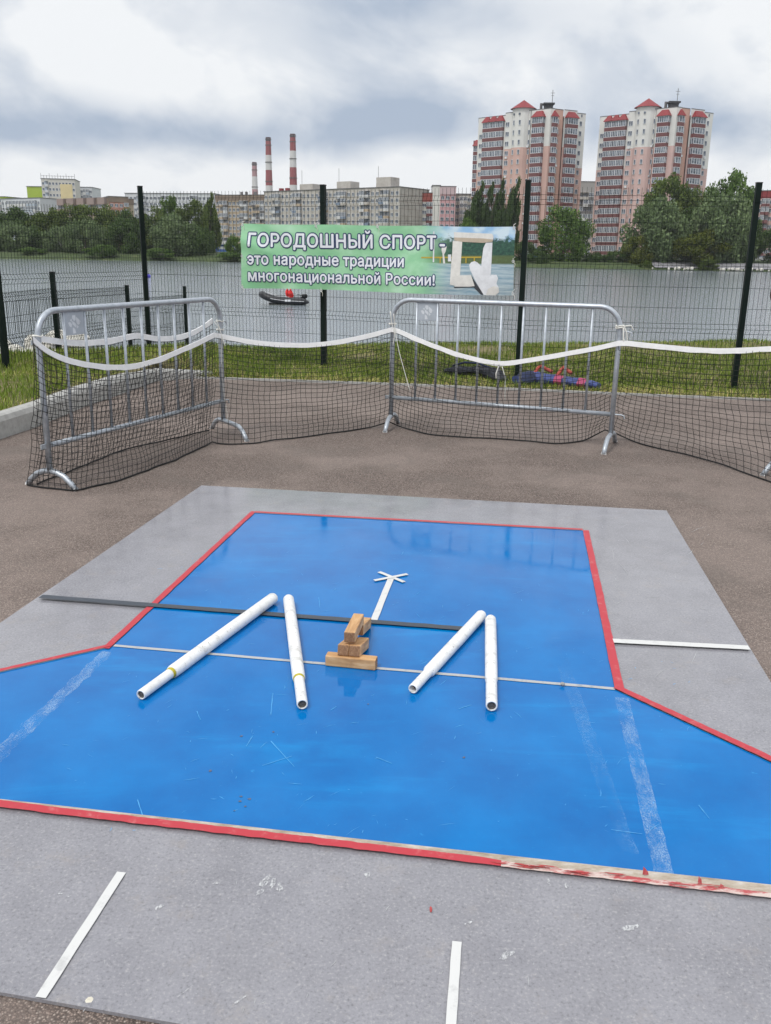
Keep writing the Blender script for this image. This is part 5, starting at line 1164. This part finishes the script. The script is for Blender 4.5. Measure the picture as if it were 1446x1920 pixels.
PANELB = mm('buff_panel', (.42, .34, .25), .95, var=.2, scale=.3); BROWN = mm('brown_attic', (.22, .165, .125), .9, var=.2, scale=.4); WHB = mm('white_block_wall', (.58, .60, .62), .9, var=.07, scale=.3); BRICK = mm('pink_brick', (.42, .20, .15), .9, var=.12, scale=.4); LIME_G = mm('lime_green_wall', (.34, .45, .05), .85, var=.06, scale=.3); YEL = mm('cream_yellow_wall', (.66, .55, .31), .85, var=.05, scale=.3); GWB = mm('warm_white_wall', (.56, .54, .49), .85, var=.06, scale=.3); BLUEG = mm('blue_grey_wall', (.38, .43, .50), .85, var=.1, scale=.3); DGB = mm('dark_balcony_parapet', (.16, .15, .15), .9, var=.3); WPAR = mm('white_parapet', (.60, .60, .60), .8, var=.1)
PARS = [PANEL, WPAR, PANELB, mm('blue_parapet', (.20, .25, .33), .8), PANEL, WPAR]
T, Fm, zm = block('apartment_block', 'long old grey panel block of many balconies behind the banner', 495, 425, 750, 380, 726, 351.5, 21, 9, 30, PANEL, bal={2, 3, 7, 8, 13, 14, 17, 18, 22, 23, 26, 27}, bal_par=PARS, seed=3, sideB=0, glaz=.6)
Sf = Facade(Fm.B, Fm.B-Fm.n*21)
# recessed joints on the blank gable, rooftop lift houses, masts
m = MB()
for f in range(1, 9): m.box(Sf.p(Sf.L/2, zm-f*2.75, .02), (Sf.L, .05, .10), X=Sf.t, Y=Sf.n)
m.build('panel_joints', BROWN, T)
for u, hh in ((.30, 2.6), (.58, 3.0), (.86, 4.0)):
    m = MB(); m.box(Fm.p(Fm.L*u, zm+hh/2+.25, -6), (7.5, 6, hh), X=Fm.t, Y=Fm.n); lh = m.build('lift_house', PANEL, T); m = MB(); q = Fm.p(Fm.L*u-4.2, zm+.25, -5); m.tube([q, q+Z1*8.5], .09, 5); m.build('mast', ROOFG, lh)
for u in (.08, .13): m = MB(); m.box(Fm.p(Fm.L*u, zm+.9, -5), (1.6, 1.6, 1.5), X=Fm.t, Y=Fm.n); m.build('roof_vent', ROOFR, T)
# wall of its gable end faces right: extend to the px of the photo with a second, set-back wing
block('apartment_block', 'cream and red apartment block with pink stair tower, right of the grey panel block', 788, 393, 812, 393, 800, 362, 14, 9, 4, GWB, bal={2, 3}, bal_par=[DRED], seed=4, glaz=.8, attic=(3.4, mm('brick_attic', (.30, .075, .06), .9, var=.15)), FH=2.8)
block('apartment_block', 'white stair wall with rose pink wing, tallest part of the cream and red block', 812, 392, 826, 392, 818, 348, 12, 9, 1, CREAM, seed=5, FH=2.8, rows=0)
block('apartment_block', 'rose pink block with few windows beside the white stair wall', 826, 392, 855, 392, 840, 350, 12, 9, 3, mm('rose_wall', (.58, .34, .36), .9, var=.06, scale=.3), seed=6, FH=2.8, attic=(3.0, mm('pale_rose_attic', (.56, .43, .45), .9, var=.06)))
block('apartment_block', 'grey block with balconies seen between pink block and poplars', 855, 403, 884, 403, 866, 364, 12, 9, 4, PANEL, bal={1, 2}, bal_par=PARS, seed=7)
T, F9, z9 = block('apartment_block', 'old buff nine storey block with brown attic band left of the banner', 404, 446, 496, 438, 440, 366, 14, 9, 12, PANELB, bal={1, 2, 6, 7, 9, 10, 11}, bal_par=[DGB, WPAR, PANELB, PANELB], seed=8, attic=(2.4, BROWN), glaz=.55)
for u in (.42, .52, .7): m = MB(); m.box(F9.p(F9.L*u, z9+1.0, -6), (1.2, 1.2, 1.7)); m.build('roof_vent', DGB, T)
block('apartment_block', 'long white apartment block behind the trees right of the tall fence post', 234, 470, 402, 462, 330, 363, 14, 9, 22, WHB, bal={3, 4, 9, 10, 16, 17}, bal_par=[WHB, BLUEG, WPAR], seed=9)
T, Fb, zb_ = block('apartment_block', 'stepped brown block with pink brick end wall above the olive trees', 108, 452, 204, 430, 150, 372.5, 14, 6, 12, PANELB, bal={0, 1, 3, 4, 6, 7, 9, 10}, bal_par=[BROWN, mm('mauve_parapet', (.30, .23, .21), .9)], seed=10, attic=(2.6, BROWN), glaz=.4)
block('apartment_block', 'pink brick end of the stepped brown block beside the long white block', 204, 430, 240, 434, 220, 369, 14, 6, 4, BRICK, seed=11, attic=(2.4, BROWN), rows=2, bal={3}, bal_par=[BRICK])
for i in range(5): 
    m = MB(); u = Fb.L*(.1+.2*i); m.box(Fb.p(u, zb_-1.4, .8), (5.0, 1.6, 3.0), X=Fb.t, Y=Fb.n); m.build('loggia_box', mm('mauve_parapet', (.30, .23, .21), .9), T)
T, Fc, zc_ = block('apartment_tower', 'tall cream tower with yellow panel and roof railings at far left', 77, 500, 140, 503, 100, 335.5, 18, 16, 10, GWB, bal={1}, bal_par=[WPAR], seed=12, FH=2.9, win=(1.2, 1.4, 1), glaz=0)
m = MB(); m.box(Fc.p(Fc.L*.73, zc_-11, .12), (Fc.L*.36, .2, 17), X=Fc.t, Y=Fc.n); m.build('yellow_panel', YEL, T); m = MB(); m.box(Fc.p(Fc.L*.12, zc_-20, .11), (Fc.L*.07, .14, 38), X=Fc.t, Y=Fc.n); m.build('grey_strip', BLUEG, T)
m = MB()
for i in range(13): q = Fc.p(Fc.L*i/12, zc_+.2, -.3); m.tube([q, q+Z1*(1.6 if i % 3 else 2.6)], .09, 4)
m.tube([Fc.p(0, zc_+1.5, -.3), Fc.p(Fc.L, zc_+1.5, -.3)], .08, 4); m.build('roof_railing', ROOFG, T)
block('apartment_tower', 'lime green slab left of the cream tower', 50, 503, 78, 503, 64, 350, 10, 14, 4, LIME_G, seed=13, rows=0)
block('apartment_block', 'white block with grey balconies right of the cream tower', 140, 526, 172, 526, 150, 351, 16, 14, 6, WHB, bal={1, 3, 4}, bal_par=[BLUEG, WPAR], seed=14, FH=2.9)
block('apartment_block', 'white and green apartment block with long window bands at the far left', 2, 478, 75, 462, 45, 372, 14, 9, 12, WHB, bal={2, 3, 4, 5, 6, 7, 8, 9, 10}, bal_par=[WPAR, BLUEG, WPAR], seed=15, glaz=1.0)
block('apartment_block', 'white and green apartment block cut by the left edge of the view', -60, 488, 10, 482, -10, 369, 14, 9, 10, LIME_G, bal={1, 2, 4, 5, 6, 7, 8}, bal_par=[WPAR], seed=16, glaz=1.0)
block('apartment_block', 'grey block with white balconies seen between the two pink towers', 1086, 390, 1124, 390, 1100, 341, 14, 12, 4, PANEL, bal={0, 1, 2}, bal_par=[WPAR, PANEL, DGB], seed=17, FH=2.8, attic=(4.0, mm('grey_attic', (.33, .32, .31), .9)))
block('apartment_tower', 'pink tower with red balconies cut by the right edge of the view', 1424, 350, 1470, 346, 1440, 358, 16, 9, 6, PINKP, bal={1, 2, 4}, bal_par=[DRED], seed=18, FH=2.9, attic=(2.5, ROOFR))

# ------------------------------------------------------------------ chimneys
def chimney(label, px, ytop, wpx, d, bands, seed):
    P = fr(px, ytop, d); ht = fr(px, ytop, d).z; r1 = wpx*d/FPX/2; T = thing('factory_chimney', label, 'chimney', (P.x, P.y, 0), 'striped factory chimneys'); r0 = r1*1.9
    rad = lambda z: lerp(r0, r1, max(0, min(1, z/ht)))
    def seg(name, ya, yb, mt, extra=0):
        z1, z2 = fr(px, yb, d).z if yb else 0, fr(px, ya, d).z; m = MB(); m.tube([(P.x, P.y, z1+.02), (P.x, P.y, z2-.02)], [rad(z1)+extra, rad(z2)+extra], 24); m.build(name, mt, T, False)
    for (ya, yb, mt) in bands: seg('painted_band', ya, yb, mt)
    for y in (ytop+3, ytop+14, ytop+46, ytop+82): seg('gallery_ring', y, y+1.6, mm('dark_iron', (.10, .09, .09), .8), .45)
    return T
CR_ = mm('chimney_red', (.26, .055, .058), .85, var=.12, scale=.08); CW = mm('chimney_white', (.58, .57, .57), .85, var=.07, scale=.08); CD = mm('chimney_soot', (.085, .055, .062), .9, var=.3, scale=.2); CRP = mm('chimney_hazed_red', (.37, .20, .21), .85, var=.12, scale=.08)  # CRP: chimney red made paler, distance haze put into the colour
chimney('tallest red and white chimney, right one of three, dark tip', 549, 251, 9.6, 900, [(251, 258, CD), (258, 283, CR_), (283, 314, CW), (314, 347, CR_), (347, 380, CW), (380, None, CR_)], 1)
chimney('red and white chimney in the middle of the three', 503, 257.5, 9.0, 920, [(257.5, 265, CD), (265, 291, CR_), (291, 319, CW), (319, 348, CR_), (348, 380, CW), (380, None, CR_)], 2)
chimney('shorter haze-paled pink and white chimney, left one of the three', 477, 304, 8.2, 1150, [(304, 311, CD), (311, 331, CRP), (331, 355, CW), (355, 372, CRP), (372, None, CW)], 3)

# ------------------------------------------------------------------ kiosks, cars, stones on the far shore
BLK_ = mm('blue_kiosk_paint', (.03, .10, .34), .6, var=.15)
def kiosk(label, px, d, w_, h_, rot=0):
    P = fr(px, 470, d); P.z = .9; T = thing('kiosk', label, 'kiosk', P, 'blue kiosks on the far bank'); m = MB(); m.box(P+Z1*h_/2, (w_, 3, h_)); m.build('wall', BLK_, T); m = MB(); m.box(P+Z1*(h_+.12)-Vector((0, .3, 0)), (w_+.5, 4.2, .22)); m.build('roof', BLUEG, T)
    m = MB(); m.box(P+Vector((0, -1.52, h_*.58)), (w_*.7, .06, h_*.35)); m.build('shutter', WFR, T); m = MB(); m.box(P+Vector((w_*.36, -1.52, h_*.42)), (.9, .05, h_*.8)); m.build('door', BLUEG, T)
kiosk('blue kiosk behind the tall post under the left pink tower', 998, 275, 6.5, 2.6); kiosk('low blue kiosk left of the banner near the willow', 396, 300, 3.6, 3.4); kiosk('long blue pavilion below the old buff block', 436, 330, 13, 2.6)
def car(label, px, d, colr, rot, z=.95):
    P = fr(px, 470, d); P.z = z; T = thing('parked_car', label, 'car', P, 'cars parked on the far bank'); cr_, sr = math.cos(rot), math.sin(rot)
    w2 = lambda x, y, zz_: (P.x+x*cr_-y*sr, P.y+x*sr+y*cr_, P.z+zz_); body = mm(*colr)
    prof = [(-2.15, .3), (-2.2, .75), (-1.7, .92), (-.9, .95), (.9, .95), (2.05, .85), (2.15, .55), (2.1, .3)]; m = MB(); a = [w2(x, -.86, y) for x, y in prof]; b = [w2(x, .86, y) for x, y in prof]
    m.face(a[::-1]); m.face(b)
    for k in range(len(prof)): m.face([a[k], a[(k+1) % 8], b[(k+1) % 8], b[k]])
    bd_ = m.build('body', body, T)
    cab = [(-1.5, .95), (-1.0, 1.42), (.35, 1.45), (1.05, .95)]; m = MB(); a = [w2(x, -.78 if y < 1 else -.64, y) for x, y in cab]; b = [w2(x, .78 if y < 1 else .64, y) for x, y in cab]; m.face(a[::-1]); m.face(b); 
    for k in range(3): m.face([a[k], a[k+1], b[k+1], b[k]])
    m.build('window_band', GLASS, bd_); m = MB(); m.face([w2(-1.0, -.6, 1.46), w2(.35, -.6, 1.48), w2(.35, .6, 1.48), w2(-1.0, .6, 1.46)]); m.build('roof', body, bd_)
    for x in (-1.35, 1.35):
        for y in (-.87, .87): m = MB(); q0, q1 = w2(x, y-.1, .31), w2(x, y+.1, .31); m.tube([q0, q1], .31, 14); m.build('wheel', BLKP, T)
car('white car parked on the far bank between willow and rightmost fence post', 1386, 262, ('white_car_paint', (.7, .7, .71), .3), .1); car('white car parked just right of the rightmost fence post', 1424, 264, ('white_car_paint', (.7, .7, .71), .3), 3.0); car('white car parked at the right edge of the far bank', 1442, 262, ('white_car_paint', (.7, .7, .71), .3), .0); car('silver grey car parked left of the willow trunk at right', 1362, 268, ('silver_car_paint', (.35, .37, .40), .3), .3)
car('dark car parked below the old buff block beside the banner', 444, 268, ('dark_car_paint', (.05, .06, .09), .3), .1)
rs2 = random.Random(8)
for k in range(34):
    px = rs2.choice([rs2.uniform(1225, 1300), rs2.uniform(1290, 1446), rs2.uniform(1340, 1446)]); x = fr(px, 500, 235).x; y = shore_y(x)+rs2.uniform(-.6, 1.2); o = pebble('shore_stone', 'white stone on the far waterline at right', (x, y, -1.5+rs2.uniform(-.1, .1)), rs2.uniform(.22, .5), LIME, k, .9); o['group'] = 'white stones on the far waterline'
# sloping concrete slab of the embankment
m = MB(); q = [(fr(1222, 500, 240).x, 1), (fr(1500, 500, 236).x, 1)]
for i in range(14):
    a, b = lerp(q[0][0], q[1][0], i/14)+.05, lerp(q[0][0], q[1][0], (i+1)/14)-.05; m.face([(a, shore_y(a)+1.2, -.95), (b, shore_y(b)+1.2, -.95), (b, shore_y(b)+9, .35), (a, shore_y(a)+9, .35)])
tag(m.build('embankment_slab', mm('slab_concrete', (.24, .235, .25), .9, var=.15, scale=.4)), 'grey concrete slabs sloping to the water on the far bank at right', 'embankment')

# ------------------------------------------------------------------ the person at the right edge
SKIN = mm('skin', (.50, .29, .21), .6, var=.05); MARO = mm('maroon_jacket', (.055, .018, .018), .8, var=.2); JEAN = mm('blue_denim', (.03, .085, .24), .85, var=.25, scale=30); HAIR = mm('dark_hair', (.03, .02, .015), .7)
def skin(name, V, E_, Rd, mt, parent, sub=2, root=0):
    me_ = bpy.data.meshes.new(name); me_.from_pydata(V, E_, []); me_.materials.append(mt); o = bpy.data.objects.new(name, me_); COL.objects.link(o); o.parent = parent
    o.modifiers.new('skin', 'SKIN'); 
    for i, r in enumerate(Rd): me_.skin_vertices[0].data[i].radius = (r, r) if not isinstance(r, tuple) else r; me_.skin_vertices[0].data[i].use_root = (i == root)
    o.modifiers['skin'].use_smooth_shade = True; s_ = o.modifiers.new('sub', 'SUBSURF'); s_.levels = sub; s_.render_levels = sub; return o
PP = Vector((4.335, 9.72, 0)); PER = thing('person', 'person in maroon jacket and blue jeans at the right edge, hand on hip', 'person', PP)
V = [(0, 0, .95), (0, 0, 1.12), (0, 0, 1.34), (0, .01, 1.50), (0, -.01, 1.60), (0, -.015, 1.70), (0, -.01, 1.76)]; Rd = [(.115, .085), (.10, .075), (.11, .075), .050, .075, .092, .05]; E_ = [(0, 1), (1, 2), (2, 3), (3, 4), (4, 5), (5, 6)]
def addv(p, r, par): V.append(p); Rd.append(r); E_.append((par, len(V)-1)); return len(V)-1
nose = addv((0, -.105, 1.65), .014, 4)
for s_ in (-1, 1):
    sh = addv((s_*.165, 0, 1.38), .045, 2)
    if s_ < 0: el_ = addv((-.235, .06, 1.17), .042, sh); wr = addv((-.205, -.06, 1.00), .028, el_); pm_ = addv((-.185, -.10, .975), (.036, .018), wr); fdirs = [(.06, -.05, -.01), (.055, -.055, -.03), (.05, -.05, -.05), (.04, -.04, -.065)]; th_ = (-.02, .02, -.05)
    else: el_ = addv((.235, .04, 1.13), .042, sh); wr = addv((.235, -.04, .90), .028, el_); pm_ = addv((.235, -.055, .83), (.018, .038), wr); fdirs = [(0, -.03, -.075), (0, -.012, -.082), (0, .006, -.078), (0, .022, -.064)]; th_ = (-.01, -.05, -.035)
    base = V[pm_]
    for q, fd in enumerate(fdirs):
        k1_ = addv(tuple(base[i]+fd[i]*.75 for i in range(3)), .0095, pm_); addv(tuple(base[i]+fd[i]*1.3+(0, -.008, -.006)[i] for i in range(3)), .008, k1_)
    t1_ = addv(tuple(base[i]+th_[i] for i in range(3)), .011, pm_)
    hp = addv((s_*.095, 0, .88), .075, 0); kx = s_*.11 if s_ > 0 else .0; kn = addv((kx, -.03, .50), .050, hp); an = addv((kx+s_*.01, .02, .09), .034, kn); addv((kx+s_*.02, -.15, .035), .034, an)
body_ = skin('body', V, E_, Rd, SKIN, PER)
skin('jacket', [(0, 0, .86), (0, 0, 1.16), (0, 0, 1.36), (0, .01, 1.50), (-.18, 0, 1.40), (-.225, .06, 1.17), (-.20, -.045, 1.02), (.18, 0, 1.41), (.235, .04, 1.13), (.235, -.035, .93)], [(0, 1), (1, 2), (2, 3), (2, 4), (4, 5), (5, 6), (2, 7), (7, 8), (8, 9)], [(.19, .15), (.185, .15), (.20, .155), .085, .088, .068, .048, .088, .066, .046], MARO, PER)
skin('jeans', [(0, 0, 1.07), (0, 0, .93), (-.09, 0, .86), (-.0, -.03, .50), (-.01, .02, .08), (.10, 0, .86), (.11, -.03, .50), (.12, .02, .08)], [(0, 1), (1, 2), (2, 3), (3, 4), (1, 5), (5, 6), (6, 7)], [(.175, .135), (.19, .145), .118, .088, .070, .118, .088, .070], JEAN, PER)
for s_ in (-1, 1):
    kx = s_*.12 if s_ > 0 else -.01; skin('shoe', [(kx, .05, .045), (kx+s_*.005, -.05, .05), (kx+s_*.01, -.17, .04)], [(0, 1), (1, 2)], [.045, .048, .04], BLKP, PER); m = MB(); q = PP+Vector((s_*.033, -.082, 1.685)); m.tube([q, q+Vector((0, -.012, 0))], [.013, .007], 10); m.build('eye', mm('eye_white', (.5, .48, .46), .3), PER, True)
skin('hair', [(0, -.01, 1.79), (0, .04, 1.75), (0, .06, 1.66), (0, .05, 1.58)], [(0, 1), (1, 2), (2, 3)], [.095, .115, .095, .055], HAIR, PER); m = MB(); m.tube([PP+Vector((-.025, -.093, 1.607)), PP+Vector((.025, -.093, 1.607))], .006, 6); m.build('mouth', mm('lip', (.36, .13, .11), .5), PER)

# ------------------------------------------------------------------ thin haze over the lake and town
m = MB(); m.box((0, 725, 66), (2900, 1650, 142)); hz_ = m.build('haze', bpy.data.materials.new('haze_air')); tag(hz_, kind='stuff')
hm = hz_.data.materials[0]; hm.use_nodes = True; hm.node_tree.nodes.clear(); pv = hm.node_tree.nodes.new('ShaderNodeVolumePrincipled'); pv.inputs['Color'].default_value = (.93, .95, 1, 1); pv.inputs['Density'].default_value = .00013
ho = hm.node_tree.nodes.new('ShaderNodeOutputMaterial'); hm.node_tree.links.new(pv.outputs[0], ho.inputs['Volume'])
